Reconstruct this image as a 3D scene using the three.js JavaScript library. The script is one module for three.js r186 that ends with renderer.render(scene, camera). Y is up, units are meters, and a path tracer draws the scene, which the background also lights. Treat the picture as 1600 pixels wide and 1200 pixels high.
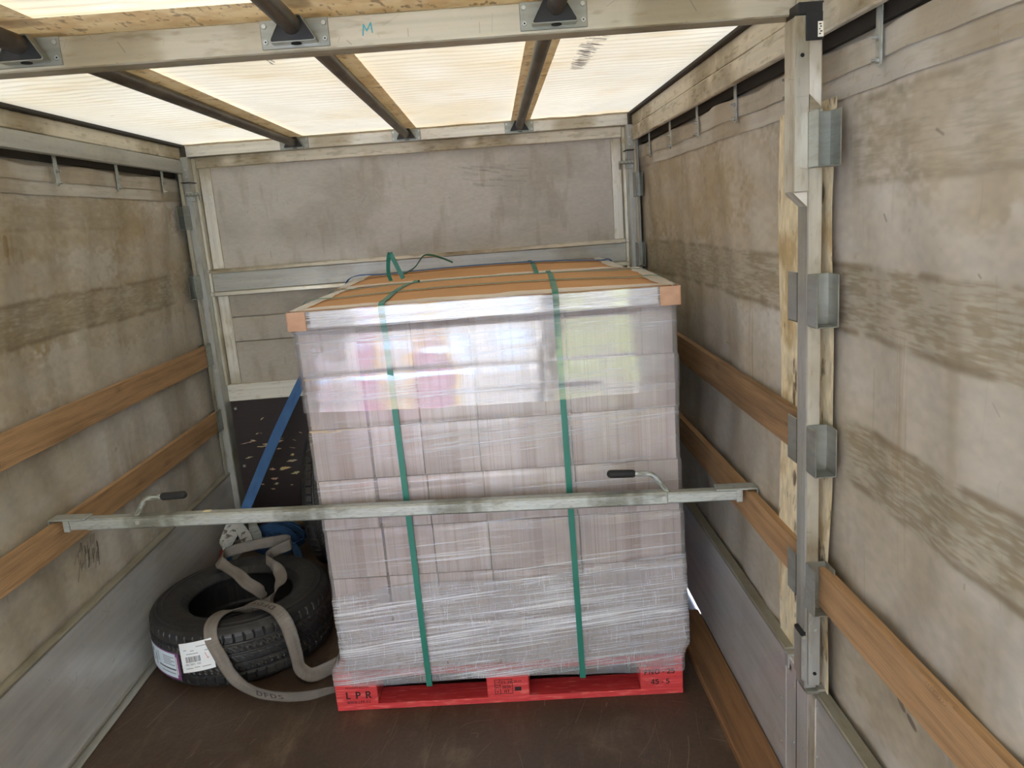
import * as THREE from 'three';
import { mergeGeometries } from 'three/addons/utils/BufferGeometryUtils.js';
import { MarchingCubes } from 'three/addons/objects/MarchingCubes.js';
import { Sky } from 'three/addons/objects/Sky.js';

// ------------------------------------------------------------------ camera, sky, sun, exposure
const scene = new THREE.Scene();
const camera = new THREE.PerspectiveCamera(2 * Math.atan(600 / 1212.63) * 180 / Math.PI, 4 / 3, 0.05, 400);
camera.rotation.order = 'YXZ';
camera.position.set(0.3885, 1.6238, 4.0505);
camera.rotation.set(-0.21118, -0.00868, -0.07474);
const renderer = new THREE.WebGLRenderer();
renderer.toneMapping = THREE.LinearToneMapping;
renderer.toneMappingExposure = 4.75;
renderer.shadowMap.enabled = true;
const SUN = new THREE.Vector3(0.42, 0.78, -0.46).normalize();
const sky = new Sky();
sky.scale.setScalar(300);
sky.material.uniforms.turbidity.value = 9;
sky.material.uniforms.rayleigh.value = 0.22;
sky.material.uniforms.mieCoefficient.value = 0.006;
sky.material.uniforms.mieDirectionalG.value = 0.75;
sky.material.uniforms.sunPosition.value.copy(SUN);
sky.material.uniforms.cloudCoverage.value = 0.55;
scene.add(sky);
const sun = new THREE.DirectionalLight(0xfff3e0, 3.4);
sun.position.copy(SUN).multiplyScalar(20); sun.target.position.set(0, 0, 2);
sun.castShadow = true; sun.shadow.mapSize.set(2048, 2048);
Object.assign(sun.shadow.camera, { left: -14, right: 14, top: 14, bottom: -14, near: 1, far: 60 });
scene.add(sun, sun.target);

// ------------------------------------------------------------------ helpers: random, noise, textures
function rngOf(seed) { let a = seed >>> 0; return () => { a = (a + 0x6d2b79f5) | 0; let t = Math.imul(a ^ (a >>> 15), 1 | a); t = (t + Math.imul(t ^ (t >>> 7), 61 | t)) ^ t; return ((t ^ (t >>> 14)) >>> 0) / 4294967296; }; }
const R0 = rngOf(7);
const TAB = new Float32Array(65536); { const r = rngOf(99); for (let i = 0; i < 65536; i++) TAB[i] = r(); }
function vn(x, y, px = 256, py = 256, s = 0) {           // periodic value noise 0..1
  let ix = Math.floor(x), iy = Math.floor(y); let fx = x - ix, fy = y - iy;
  fx = fx * fx * (3 - 2 * fx); fy = fy * fy * (3 - 2 * fy);
  const m = (a, p) => { a %= p; return a < 0 ? a + p : a; };
  const x0 = m(ix, px), x1 = m(ix + 1, px), y0 = m(iy, py), y1 = m(iy + 1, py);
  const h = (a, b) => TAB[((a * 73 + b * 1931 + s * 7919) ^ (a * b * 13 + s * 101)) & 65535];
  const a = h(x0, y0), b = h(x1, y0), c = h(x0, y1), d = h(x1, y1);
  return a + (b - a) * fx + (c - a) * fy + (a - b - c + d) * fx * fy;
}
function fbm(u, v, fx, fy, oct = 4, s = 0) {             // u, v in 0..1, periodic
  let a = 0, w = 0.5, t = 0;
  for (let i = 0; i < oct; i++) { a += w * vn(u * fx, v * fy, fx, fy, s + i); t += w; w *= 0.5; fx *= 2; fy *= 2; }
  return a / t;
}
const clamp = (x, a = 0, b = 1) => Math.min(b, Math.max(a, x));
const sst = (a, b, x) => { const t = clamp((x - a) / (b - a)); return t * t * (3 - 2 * t); };
const mix3 = (a, b, t) => [a[0] + (b[0] - a[0]) * t, a[1] + (b[1] - a[1]) * t, a[2] + (b[2] - a[2]) * t];
// a texture: fn(u, v) gives 0..255 colour (v up), then draw(ctx, w, h) paints over it
function tex(w, h, fn, { draw, size, data = false } = {}) {
  const c = document.createElement('canvas'); c.width = w; c.height = h;
  const ctx = c.getContext('2d'), im = ctx.createImageData(w, h), d = im.data;
  for (let y = 0; y < h; y++) for (let x = 0; x < w; x++) {
    const o = (y * w + x) * 4, r = fn ? fn((x + 0.5) / w, 1 - (y + 0.5) / h) : [0, 0, 0, 0];
    if (typeof r === 'number') { d[o] = d[o + 1] = d[o + 2] = r; d[o + 3] = 255; } else { d[o] = r[0]; d[o + 1] = r[1]; d[o + 2] = r[2]; d[o + 3] = r.length > 3 ? r[3] : 255; }
  }
  ctx.putImageData(im, 0, 0);
  if (draw) draw(ctx, w, h);
  const t = new THREE.CanvasTexture(c);
  t.wrapS = t.wrapT = THREE.RepeatWrapping; t.magFilter = THREE.LinearFilter;
  if (!data) t.colorSpace = THREE.SRGBColorSpace;
  if (size) t.repeat.set(1 / size[0], 1 / size[1]);
  return t;
}
function strokes(ctx, n, w, h, r, { col, a = [0.1, 0.4], len = [10, 80], wd = [0.5, 2], ang = [0, 0.1], x = [0, 1], y = [0, 1], curve = 0 }) {
  ctx.lineCap = 'round';
  for (let i = 0; i < n; i++) {
    const c = typeof col === 'function' ? col(r) : col, L = len[0] + (len[1] - len[0]) * r() * r(), A = ang[0] + (r() - 0.5) * 2 * ang[1];
    const X = (x[0] + (x[1] - x[0]) * r()) * w, Y = (y[0] + (y[1] - y[0]) * r()) * h;
    ctx.strokeStyle = `rgba(${c[0]},${c[1]},${c[2]},${(a[0] + (a[1] - a[0]) * r()).toFixed(3)})`;
    ctx.lineWidth = wd[0] + (wd[1] - wd[0]) * r() * r();
    const dx = Math.cos(A) * L, dy = Math.sin(A) * L;
    ctx.beginPath(); ctx.moveTo(X, Y); ctx.quadraticCurveTo(X + dx / 2 + (r() - 0.5) * curve, Y + dy / 2 + (r() - 0.5) * curve, X + dx, Y + dy); ctx.stroke();
  }
}

// ------------------------------------------------------------------ helpers: geometry
function uvBox(g, { grain = 'x', off = [0, 0] } = {}) {   // uv in metres from position and the way a face points
  if (g.index) g = g.toNonIndexed();
  const p = g.attributes.position, n = p.count, uv = new Float32Array(n * 2), a = new THREE.Vector3(), b = new THREE.Vector3(), c = new THREE.Vector3();
  for (let i = 0; i < n; i += 3) {
    a.fromBufferAttribute(p, i); b.fromBufferAttribute(p, i + 1).sub(a); c.fromBufferAttribute(p, i + 2).sub(a); b.cross(c);
    const ax = Math.abs(b.x), ay = Math.abs(b.y), az = Math.abs(b.z);
    for (let k = 0; k < 3; k++) {
      const X = p.getX(i + k), Y = p.getY(i + k), Z = p.getZ(i + k);
      let q = ax >= ay && ax >= az ? [Z, Y] : ay >= az ? [X, Z] : [X, Y];
      if (grain === 'z') q = ax >= ay && ax >= az ? [Z, Y] : ay >= az ? [Z, X] : [Y, X];
      if (grain === 'y') q = ax >= ay && ax >= az ? [Y, Z] : ay >= az ? [X, Z] : [Y, X];
      uv[(i + k) * 2] = q[0] + off[0]; uv[(i + k) * 2 + 1] = q[1] + off[1];
    }
  }
  g.setAttribute('uv', new THREE.BufferAttribute(uv, 2));
  return g;
}
function cbox(w, h, d, x = 0, y = 0, z = 0, c = 0.002, opt = {}) {   // box with chamfered edges, centred at x, y, z
  c = Math.min(c, w * 0.45, h * 0.45, d * 0.45);
  const pos = [], H = [w / 2, h / 2, d / 2];
  const P = (s, ax) => [0, 1, 2].map((k) => s[k] * (k === ax ? H[k] : H[k] - c));
  const tri = (A, B, C) => {
    const u = [0, 1, 2].map((k) => B[k] - A[k]), v = [0, 1, 2].map((k) => C[k] - A[k]);
    const n = [u[1] * v[2] - u[2] * v[1], u[2] * v[0] - u[0] * v[2], u[0] * v[1] - u[1] * v[0]];
    if (n[0] * (A[0] + B[0] + C[0]) + n[1] * (A[1] + B[1] + C[1]) + n[2] * (A[2] + B[2] + C[2]) < 0) pos.push(...A, ...C, ...B); else pos.push(...A, ...B, ...C);
  };
  const quad = (A, B, C, D) => { tri(A, B, C); tri(A, C, D); };
  for (let ax = 0; ax < 3; ax++) {
    const o1 = (ax + 1) % 3, o2 = (ax + 2) % 3;
    for (const s of [-1, 1]) {
      const f = (i, j) => { const q = [0, 0, 0]; q[ax] = s; q[o1] = i; q[o2] = j; return P(q, ax); };
      quad(f(-1, -1), f(1, -1), f(1, 1), f(-1, 1));
    }
    for (const i of [-1, 1]) for (const j of [-1, 1]) {      // edges along ax
      const f = (k, face) => { const q = [0, 0, 0]; q[ax] = k; q[o1] = i; q[o2] = j; return P(q, face); };
      quad(f(-1, o1), f(1, o1), f(1, o2), f(-1, o2));
    }
  }
  for (const i of [-1, 1]) for (const j of [-1, 1]) for (const k of [-1, 1]) tri(P([i, j, k], 0), P([i, j, k], 1), P([i, j, k], 2));
  const g = new THREE.BufferGeometry();
  g.setAttribute('position', new THREE.Float32BufferAttribute(pos, 3));
  g.translate(x, y, z); g.computeVertexNormals();
  return uvBox(g, opt);
}
// box from its lower and upper limits
const bx = (x0, x1, y0, y1, z0, z1, c = 0.002, opt) => cbox(x1 - x0, y1 - y0, z1 - z0, (x0 + x1) / 2, (y0 + y1) / 2, (z0 + z1) / 2, c, opt);
function cyl(r, h, axis = 'y', x = 0, y = 0, z = 0, seg = 24, r2 = r) {
  let g = new THREE.CylinderGeometry(r2, r, h, seg, 1);
  if (axis === 'x') g.rotateZ(-Math.PI / 2); if (axis === 'z') g.rotateX(Math.PI / 2);
  g.translate(x, y, z);
  return g.toNonIndexed();
}
const strip = (gs) => { const l = gs.map((g) => { g = g.index ? g.toNonIndexed() : g; const q = new THREE.BufferGeometry(); for (const k of ['position', 'normal', 'uv']) q.setAttribute(k, g.attributes[k]); return q; }); return l.length > 1 ? mergeGeometries(l) : l[0]; };
function tube(pts, r, seg = 40, rad = 12) { return new THREE.TubeGeometry(new THREE.CatmullRomCurve3(pts.map((p) => new THREE.Vector3(...p)), false, 'catmullrom', 0.3), seg, r, rad, false); }
function gridGeo(nu, nv, fn, closed = false) {             // fn(u, v) -> [x, y, z, s, t]
  const pos = [], uv = [], idx = [];
  for (let j = 0; j <= nv; j++) for (let i = 0; i <= nu; i++) { const q = fn(i / nu, j / nv); pos.push(q[0], q[1], q[2]); uv.push(q[3], q[4]); }
  for (let j = 0; j < nv; j++) for (let i = 0; i < nu; i++) { const a = j * (nu + 1) + i, b = a + 1, c = a + nu + 1, d = c + 1; idx.push(a, b, d, a, d, c); }
  const g = new THREE.BufferGeometry();
  g.setAttribute('position', new THREE.Float32BufferAttribute(pos, 3)); g.setAttribute('uv', new THREE.Float32BufferAttribute(uv, 2)); g.setIndex(idx);
  g.computeVertexNormals();
  if (closed) { const n = g.attributes.normal; for (let j = 0; j <= nv; j++) { const a = j * (nu + 1), b = a + nu; const v = new THREE.Vector3(n.getX(a) + n.getX(b), n.getY(a) + n.getY(b), n.getZ(a) + n.getZ(b)).normalize(); n.setXYZ(a, v.x, v.y, v.z); n.setXYZ(b, v.x, v.y, v.z); } }
  return g;
}
// webbing: a flat band along pts; sides give the direction of its width at each point
function ribbon(pts, sides, width, thick, seg = 120, tension = 0.5) {
  const C = new THREE.CatmullRomCurve3(pts.map((p) => new THREE.Vector3(...p)), false, 'centripetal', tension), n = pts.length;
  const S = sides.map((s) => new THREE.Vector3(...s).normalize()), rows = [], L = C.getLength();
  for (let i = 0; i <= seg; i++) {
    const t = i / seg, f = t * (n - 1), k = Math.min(n - 2, Math.floor(f)), q = f - k, p = C.getPoint(t), T = C.getTangent(t);
    const s = S[k].clone().lerp(S[k + 1], q * q * (3 - 2 * q)); s.addScaledVector(T, -s.dot(T)).normalize();
    rows.push({ p, s, n: new THREE.Vector3().crossVectors(s, T).normalize() });
  }
  const pos = [], uv = [], cum = [0]; let d = 0;
  const corner = (r, a, b) => r.p.clone().addScaledVector(r.s, a * width / 2).addScaledVector(r.n, b * thick / 2);
  const put = (v, u, w) => { pos.push(v.x, v.y, v.z); uv.push(u, w); };
  for (let i = 0; i < seg; i++) {
    const A = rows[i], B = rows[i + 1], d2 = d + A.p.distanceTo(B.p);
    for (const [a0, b0, a1, b1, w0, w1] of [[-1, 1, 1, 1, 0, 1], [1, -1, -1, -1, 1, 0], [1, 1, 1, -1, 1, 1], [-1, -1, -1, 1, 0, 0]]) {
      const p0 = corner(A, a0, b0), p1 = corner(A, a1, b1), p2 = corner(B, a1, b1), p3 = corner(B, a0, b0);
      put(p0, d, w0); put(p1, d, w1); put(p2, d2, w1); put(p0, d, w0); put(p2, d2, w1); put(p3, d2, w0);
    }
    d = d2; cum.push(d);
  }
  const g = new THREE.BufferGeometry();
  g.setAttribute('position', new THREE.Float32BufferAttribute(pos, 3)); g.setAttribute('uv', new THREE.Float32BufferAttribute(uv, 2));
  g.computeVertexNormals(); g.userData.cum = cum;
  return g;
}
// ------------------------------------------------------------------ helpers: objects
const taken = new Map();
function numbered(name) { const n = taken.get(name) ?? 0; taken.set(name, n + 1); return n ? `${name}_${String(n).padStart(3, '0')}` : name; }
function thing(name, label, category, pos = [0, 0, 0], turn = 0, group) {
  const o = new THREE.Group(); o.name = numbered(name); o.position.set(...pos); o.rotation.y = turn;
  o.userData = { label, category }; if (group) o.userData.group = group;
  scene.add(o); return o;
}
function structure(name) { const o = new THREE.Group(); o.name = name; o.userData.kind = 'structure'; scene.add(o); return o; }
function part(parent, name, geo, mat, label) {
  const m = new THREE.Mesh(Array.isArray(geo) ? strip(geo) : geo, mat); m.name = name; m.castShadow = m.receiveShadow = true;
  if (label) m.userData.label = label;
  parent.add(m); return m;
}
const ORD = ['first', 'second', 'third', 'fourth', 'fifth', 'sixth', 'seventh', 'eighth'];

// ------------------------------------------------------------------ materials
const std = (o) => new THREE.MeshStandardMaterial(o), phys = (o) => new THREE.MeshPhysicalMaterial(o);
function metalTex(seed, base, dirt, amount, sz = [1.2, 0.6], px = [1024, 512]) {
  return tex(px[0], px[1], (u, v) => {
    const a = fbm(u, v, 6, 3, 5, seed), b = fbm(u, v, 30, 60, 3, seed + 5), s = fbm(u, v, 3, 48, 3, seed + 9);
    let c = mix3(base, dirt, clamp(sst(0.42, 0.75, a) * amount + sst(0.55, 0.9, b) * amount * 0.5));
    const k = 0.93 + 0.14 * s; return c.map((q) => q * k);
  }, { size: sz, draw: (ctx, w, h) => {
    const r = rngOf(seed + 3);
    strokes(ctx, 260, w, h, r, { col: [60, 52, 40], a: [0.05, 0.35], len: [2, 40], wd: [0.4, 2.2], ang: [0, 1.6] });
    strokes(ctx, 200, w, h, r, { col: [240, 236, 220], a: [0.05, 0.3], len: [4, 60], wd: [0.4, 1.4], ang: [0, 1.6] });
  } });
}
const T = {};
T.alu = metalTex(11, [214, 210, 198], [146, 132, 104], 0.6);
T.aluCream = metalTex(23, [214, 206, 186], [128, 114, 88], 0.7);
T.aluGrey = metalTex(31, [170, 170, 163], [124, 118, 104], 0.5);
T.galv = metalTex(41, [176, 180, 174], [112, 112, 100], 0.8, [0.5, 0.25]);
T.board = metalTex(51, [204, 202, 198], [172, 167, 160], 0.5, [2, 1]);
T.tubeS = metalTex(61, [92, 84, 74], [58, 52, 45], 0.9, [0.6, 0.15]);
T.bumpFine = tex(512, 512, (u, v) => 255 * (0.6 * fbm(u, v, 16, 16, 4, 3) + 0.4 * fbm(u, v, 90, 90, 2, 8)), { data: true, size: [0.6, 0.6] });
function woodTex(seed, light, dark, sz) {
  return tex(2048, 256, (u, v) => {
    const wob = fbm(u, v, 4, 3, 3, seed) * 0.5, y = v + wob * 0.5;
    const ring = 0.5 + 0.5 * Math.sin((y * 38 + fbm(u, v, 6, 8, 3, seed + 2) * 6));
    const fibre = fbm(u, v, 24, 128, 3, seed + 4), blot = fbm(u, v, 5, 3, 4, seed + 6);
    return mix3(light, dark, clamp(0.45 * ring * ring * 0.45 + 0.5 * (fibre - 0.3) + 0.5 * sst(0.5, 0.8, blot)));
  }, { size: sz, draw: (ctx, w, h) => {
    const r = rngOf(seed);
    strokes(ctx, 500, w, h, r, { col: [70, 42, 20], a: [0.1, 0.35], len: [20, 200], wd: [0.4, 1.5], ang: [0, 0.03] });
    strokes(ctx, 90, w, h, r, { col: [225, 190, 140], a: [0.15, 0.6], len: [4, 50], wd: [0.5, 2.5], ang: [0, 0.3] });
    for (let i = 0; i < 5; i++) { const x = r() * w, y = r() * h, q = 6 + r() * 10; for (let k = 4; k > 0; k--) { ctx.strokeStyle = `rgba(60,34,16,${0.5 - k * 0.08})`; ctx.lineWidth = 2; ctx.beginPath(); ctx.ellipse(x, y, q * k * 0.7, q * k * 0.3, 0, 0, 7); ctx.stroke(); } }
  } });
}
T.wood = woodTex(71, [184, 146, 104], [124, 94, 64], [2.2, 0.2]);
T.woodDark = woodTex(75, [164, 130, 92], [108, 82, 56], [2.2, 0.2]);
T.woodBump = tex(1024, 256, (u, v) => 255 * fbm(u, v, 12, 90, 4, 5), { data: true, size: [1.1, 0.2] });

const M = {
  alu: std({ map: T.alu, metalness: 0.35, roughness: 0.48, bumpMap: T.bumpFine, bumpScale: 0.0006 }),
  beam: std({ map: T.alu, color: 0xd6d2c6, metalness: 0.3, roughness: 0.5, bumpMap: T.bumpFine, bumpScale: 0.0006 }),
  aluCream: std({ map: T.aluCream, metalness: 0.2, roughness: 0.6, bumpMap: T.bumpFine, bumpScale: 0.0008 }),
  aluGrey: std({ map: T.aluGrey, metalness: 0.45, roughness: 0.42, bumpMap: T.bumpFine, bumpScale: 0.0005 }),
  bright: std({ map: T.alu, color: 0xf4f4f0, metalness: 0.75, roughness: 0.36 }),
  galv: std({ map: T.galv, metalness: 0.5, roughness: 0.46, bumpMap: T.bumpFine, bumpScale: 0.0008 }),
  zinc: std({ map: T.aluGrey, color: 0xdcdfdc, metalness: 0.6, roughness: 0.35 }),
  board: std({ map: T.board, metalness: 0.3, roughness: 0.34, bumpMap: T.bumpFine, bumpScale: 0.0008 }),
  boardTop: std({ map: T.aluGrey, color: 0xe6e0d2, metalness: 0.3, roughness: 0.5 }),
  tubeSteel: std({ map: T.tubeS, metalness: 0.45, roughness: 0.42 }),
  black: std({ color: 0x161617, roughness: 0.5 }),
  rubberBlack: std({ color: 0x1b1b1b, roughness: 0.75 }),
  darkStrip: std({ color: 0x3a352e, roughness: 0.8 }),
  wood: std({ map: T.wood, roughness: 0.72, bumpMap: T.woodBump, bumpScale: 0.0012 }),
  woodDark: std({ map: T.woodDark, roughness: 0.75, bumpMap: T.woodBump, bumpScale: 0.0012 }),
  screw: std({ color: 0xb9bab6, metalness: 0.8, roughness: 0.35 }),
  hole: std({ color: 0x0c0b0a, roughness: 0.9 }),
};

// curtains: grey PVC with dirt, drips, rub bands where slats used to lie; canvas spans z 0..4.8, y 0.1..1.95
const CZ = 4.8, CY0 = 0.1, CY1 = 1.95;
function curtainTex(seed, bands, top, stains, extra) {   // stains: brown patches with ragged outlines
  return tex(2048, 1024, (u, v) => {
    const y = CY0 + v * (CY1 - CY0), z = u * CZ;
    const big = fbm(u, v, 5, 3, 4, seed), mid = fbm(u, v, 22, 10, 4, seed + 3), drip = fbm(u, v, 70, 3, 3, seed + 7), fine = fbm(u, v, 200, 120, 2, seed + 11);
    let c = mix3([197, 191, 181], [178, 170, 156], sst(0.3, 0.7, big));
    c = mix3(c, [158, 144, 120], clamp(sst(0.5, 0.82, drip) * 0.45 * sst(0.25, 0.7, mid + 0.1)));
    c = mix3(c, [156, 136, 100], top * sst(0.42, 0.72, fbm(u, v, 9, 14, 4, seed + 15)) * clamp(0.25 + 0.75 * sst(0.35, 0.6, big))  * 0.4);
    for (const [z0, y0, rz, ry] of stains) { const q = Math.hypot((z - z0) / rz, (y - y0) / ry) + 1.5 * (mid - 0.5) + 0.5 * (fine - 0.5); c = mix3(c, [150, 129, 92], 0.34 * sst(1.05, 0.75, q) * (0.5 + 0.5 * sst(0.35, 0.65, fbm(u, v, 50, 50, 3, seed + 31)))); }
    for (const [y0, y1, z0, z1, k] of bands) {
      const wob = 0.02 * (fbm(u, 0.5, 12, 2, 3, seed + 21) - 0.5), inside = sst(y0 - 0.012, y0 + 0.006, y + wob) * (1 - sst(y1 - 0.006, y1 + 0.012, y + wob)) * sst(z0, z0 + 0.06, z) * (1 - sst(z1 - 0.06, z1, z));
      const edge = Math.max(Math.exp(-(((y + wob - y0) / 0.008) ** 2)), Math.exp(-(((y + wob - y1) / 0.008) ** 2))) * sst(z0, z0 + 0.06, z) * (1 - sst(z1 - 0.06, z1, z));
      const hatch = 0.6 * fbm(u, v, 130, 400, 3, seed + 23) + 0.4 * fbm(u, v, 60, 30, 3, seed + 25);
      c = mix3(c, [136, 124, 100], k * inside * (0.3 + 0.7 * sst(0.38, 0.66, hatch)));
      c = mix3(c, [112, 98, 76], k * edge * 0.7 * sst(0.3, 0.6, fbm(u, v, 60, 20, 3, seed + 27)));
    }
    const f = 0.95 + 0.1 * fine; return c.map((q) => q * f);
  }, { draw: (ctx, w, h) => {
    const r = rngOf(seed);
    strokes(ctx, 260, w, h, r, { col: [128, 114, 90], a: [0.04, 0.22], len: [10, 160], wd: [1, 5], ang: [Math.PI / 2, 0.12], curve: 6 });
    strokes(ctx, 120, w, h, r, { col: [216, 210, 200], a: [0.05, 0.22], len: [10, 120], wd: [0.6, 3], ang: [Math.PI / 2, 0.3], curve: 8 });
    strokes(ctx, 70, w, h, r, { col: [60, 52, 44], a: [0.1, 0.4], len: [3, 26], wd: [0.6, 3], ang: [0.6, 1.2] });
    const X = (z) => z / CZ * w, Y = (y) => (1 - (y - CY0) / (CY1 - CY0)) * h;
    extra?.(ctx, X, Y, r);
  } });
}
T.curtainR = curtainTex(200, [[1.33, 1.47, 0.2, 4.7, 0.75], [0.99, 1.13, 2.36, 4.7, 0.85], [1.64, 1.8, 2.36, 4.7, 0.35]], 0.55, [[0.7, 1.65, 0.8, 0.2], [1.7, 1.55, 0.5, 0.28], [0.5, 1.3, 0.5, 0.3], [3.0, 1.7, 0.5, 0.16], [2.7, 0.55, 0.3, 0.1]], (ctx, X, Y, r) => {
  ctx.fillStyle = 'rgba(60,52,46,.5)';
  for (const [z, y] of [[2.62, 0.62], [2.66, 0.6], [2.7, 0.585]]) { ctx.beginPath(); ctx.ellipse(X(z), Y(y), 9, 4, 0.6, 0, 7); ctx.fill(); }
  for (const z of [1.75, 1.52, 0.9, 2.62, 3.1]) strokes(ctx, 26, 1, 1, r, { col: [132, 104, 64], a: [0.04, 0.14], len: [60, 260], wd: [1, 5], ang: [1.57, 0.02], x: [X(z - 0.02), X(z + 0.03)], y: [Y(1.36), Y(1.2)] });
});
T.curtainL = curtainTex(240, [[1.34, 1.47, 0.3, 4.7, 0.8], [1.7, 1.83, 0.6, 4.7, 0.3]], 0.7, [[1.2, 1.72, 0.7, 0.14], [0.5, 1.62, 0.4, 0.25], [1.5, 1.5, 0.5, 0.2], [0.8, 1.38, 0.7, 0.14], [1.7, 1.2, 0.3, 0.16]], (ctx, X, Y, r) => {
  for (let i = 0; i < 5; i++) strokes(ctx, 12, 1, 1, r, { col: [58, 52, 46], a: [0.25, 0.6], len: [10, 40], wd: [1, 4], ang: [1.3, 0.2], x: [X(1.36), X(1.5)], y: [Y(0.62), Y(0.54)] });
  strokes(ctx, 10, 1, 1, r, { col: [96, 66, 30], a: [0.1, 0.3], len: [20, 60], wd: [6, 14], ang: [1.57, 0.2], x: [X(1.45), X(1.65)], y: [Y(1.75), Y(1.6)] });
});
const curtainMat = (map) => std({ map, roughness: 0.6, metalness: 0, bumpMap: T.bumpFine, bumpScale: 0.0008 });
M.curtainL = curtainMat(T.curtainL); M.curtainR = curtainMat(T.curtainR);
T.pvc = metalTex(81, [188, 182, 170], [148, 132, 106], 0.6, [1.2, 0.6]);
M.pvc = std({ map: T.pvc, roughness: 0.5, bumpMap: T.bumpFine, bumpScale: 0.0012 });
T.cream = tex(512, 1024, (u, v) => {
  const a = fbm(u, v, 5, 14, 5, 91), b = fbm(u, v, 30, 40, 4, 95);
  let c = mix3([226, 212, 178], [190, 166, 122], sst(0.5, 0.8, a)); c = mix3(c, [84, 66, 46], sst(0.62, 0.8, fbm(u, v, 12, 20, 5, 97)) * 0.8);
  return c.map((q) => q * (0.88 + 0.24 * b));
}, { size: [0.36, 1.3], draw: (ctx, w, h) => { const r = rngOf(5); strokes(ctx, 260, w, h, r, { col: [54, 42, 32], a: [0.1, 0.55], len: [3, 60], wd: [0.5, 5], ang: [1.57, 0.6] }); } });
M.cream = std({ map: T.cream, roughness: 0.75 });

// front wall
T.panel = tex(2048, 512, (u, v) => {
  const a = fbm(u, v, 7, 3, 5, 301), d = fbm(u, v, 50, 3, 3, 305), f = fbm(u, v, 120, 60, 3, 309);
  let c = mix3([184, 178, 168], [166, 159, 147], sst(0.35, 0.7, a)); c = mix3(c, [146, 134, 116], 0.35 * sst(0.55, 0.8, d));
  return c.map((q) => q * (0.96 + 0.08 * f));
}, { size: [2.2, 0.55], draw: (ctx, w, h) => {
  const r = rngOf(12);
  strokes(ctx, 90, w, h, r, { col: [70, 62, 54], a: [0.06, 0.3], len: [4, 60], wd: [0.6, 5], ang: [1.4, 1] });
  strokes(ctx, 26, w, h, r, { col: [74, 66, 58], a: [0.05, 0.16], len: [40, 190], wd: [4, 16], ang: [0.12, 0.12], x: [0.1, 0.27], y: [0.55, 0.75] });
  strokes(ctx, 60, w, h, r, { col: [214, 209, 198], a: [0.05, 0.2], len: [20, 200], wd: [1, 8], ang: [1.57, 0.05] });
} });
M.panel = std({ map: T.panel, roughness: 0.55, metalness: 0.05 });
M.boardGrey = std({ map: T.panel, color: 0xf4f2ee, roughness: 0.6 });
T.darkPly = tex(2048, 768, (u, v) => {
  const g = fbm(u, v, 10, 120, 3, 321), a = fbm(u, v, 6, 4, 4, 325);
  return mix3([46, 32, 32], [30, 21, 22], a).map((q) => q * (0.85 + 0.3 * g));
}, { size: [2.2, 0.8], draw: (ctx, w, h) => {   // splintered pale chips where the film has broken away
  const r = rngOf(31);
  const chip = (x, y, L, H, a) => { ctx.save(); ctx.translate(x, y); ctx.rotate(a); ctx.fillStyle = `rgb(${190 + r() * 30},${165 + r() * 25},${125 + r() * 25})`; ctx.beginPath(); ctx.moveTo(-L, 0); const n = 9; for (let i = 1; i < n; i++) ctx.lineTo(-L + 2 * L * i / n, -H * (0.3 + r()) * Math.sin(Math.PI * i / n)); ctx.lineTo(L, 0); for (let i = n - 1; i > 0; i--) ctx.lineTo(-L + 2 * L * i / n, H * (0.2 + r()) * Math.sin(Math.PI * i / n)); ctx.fill(); ctx.restore(); };
  for (let i = 0; i < 46; i++) chip((0.53 + r() * 0.24) * w, (0.3 + 0.36 * r()) * h, 8 + r() * r() * 55, 1.5 + r() * 7, (r() - 0.5) * 0.5);
  for (let i = 0; i < 14; i++) chip((0.55 + r() * 0.2) * w, (0.08 + 0.25 * r()) * h, 3 + r() * 10, 1 + r() * 4, (r() - 0.5) * 1.5);
  for (let i = 0; i < 60; i++) chip(r() * 0.5 * w, r() * h, 4 + r() * r() * 30, 1 + r() * 4, (r() - 0.5) * 1.2);
  strokes(ctx, 60, w, h, r, { col: [170, 150, 120], a: [0.1, 0.5], len: [5, 40], wd: [0.5, 2], ang: [1.2, 0.9] });
} });
M.darkPly = std({ map: T.darkPly, roughness: 0.5 });

// floor: brown film-faced plywood with long pale scuffs
T.floor = tex(2048, 2048, (u, v) => {
  const a = fbm(u, v, 6, 5, 5, 401), b = fbm(u, v, 90, 14, 3, 405), d = fbm(u, v, 14, 10, 4, 409);
  let c = mix3([84, 67, 54], [62, 48, 39], a); c = mix3(c, [122, 104, 84], 0.55 * sst(0.56, 0.8, d) + 0.25 * sst(0.55, 0.85, b));
  return c.map((q) => q * (0.9 + 0.2 * fbm(u, v, 256, 256, 2, 413)));
}, { size: [2.4, 2.4], draw: (ctx, w, h) => {
  const r = rngOf(44);
  strokes(ctx, 900, w, h, r, { col: (q) => (q() < 0.6 ? [172, 150, 120] : [30, 22, 18]), a: [0.12, 0.6], len: [10, 260], wd: [0.5, 3.2], ang: [1.25, 0.3], curve: 20 });
  strokes(ctx, 320, w, h, r, { col: [178, 156, 126], a: [0.12, 0.55], len: [10, 240], wd: [0.5, 2], ang: [0.7, 1.4], curve: 60 });
  strokes(ctx, 40, w, h, r, { col: [142, 124, 98], a: [0.04, 0.13], len: [30, 120], wd: [14, 44], ang: [1.2, 1.5], curve: 40 });
} });
M.floor = std({ map: T.floor, roughness: 0.5, bumpMap: T.bumpFine, bumpScale: 0.0012 });

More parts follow.
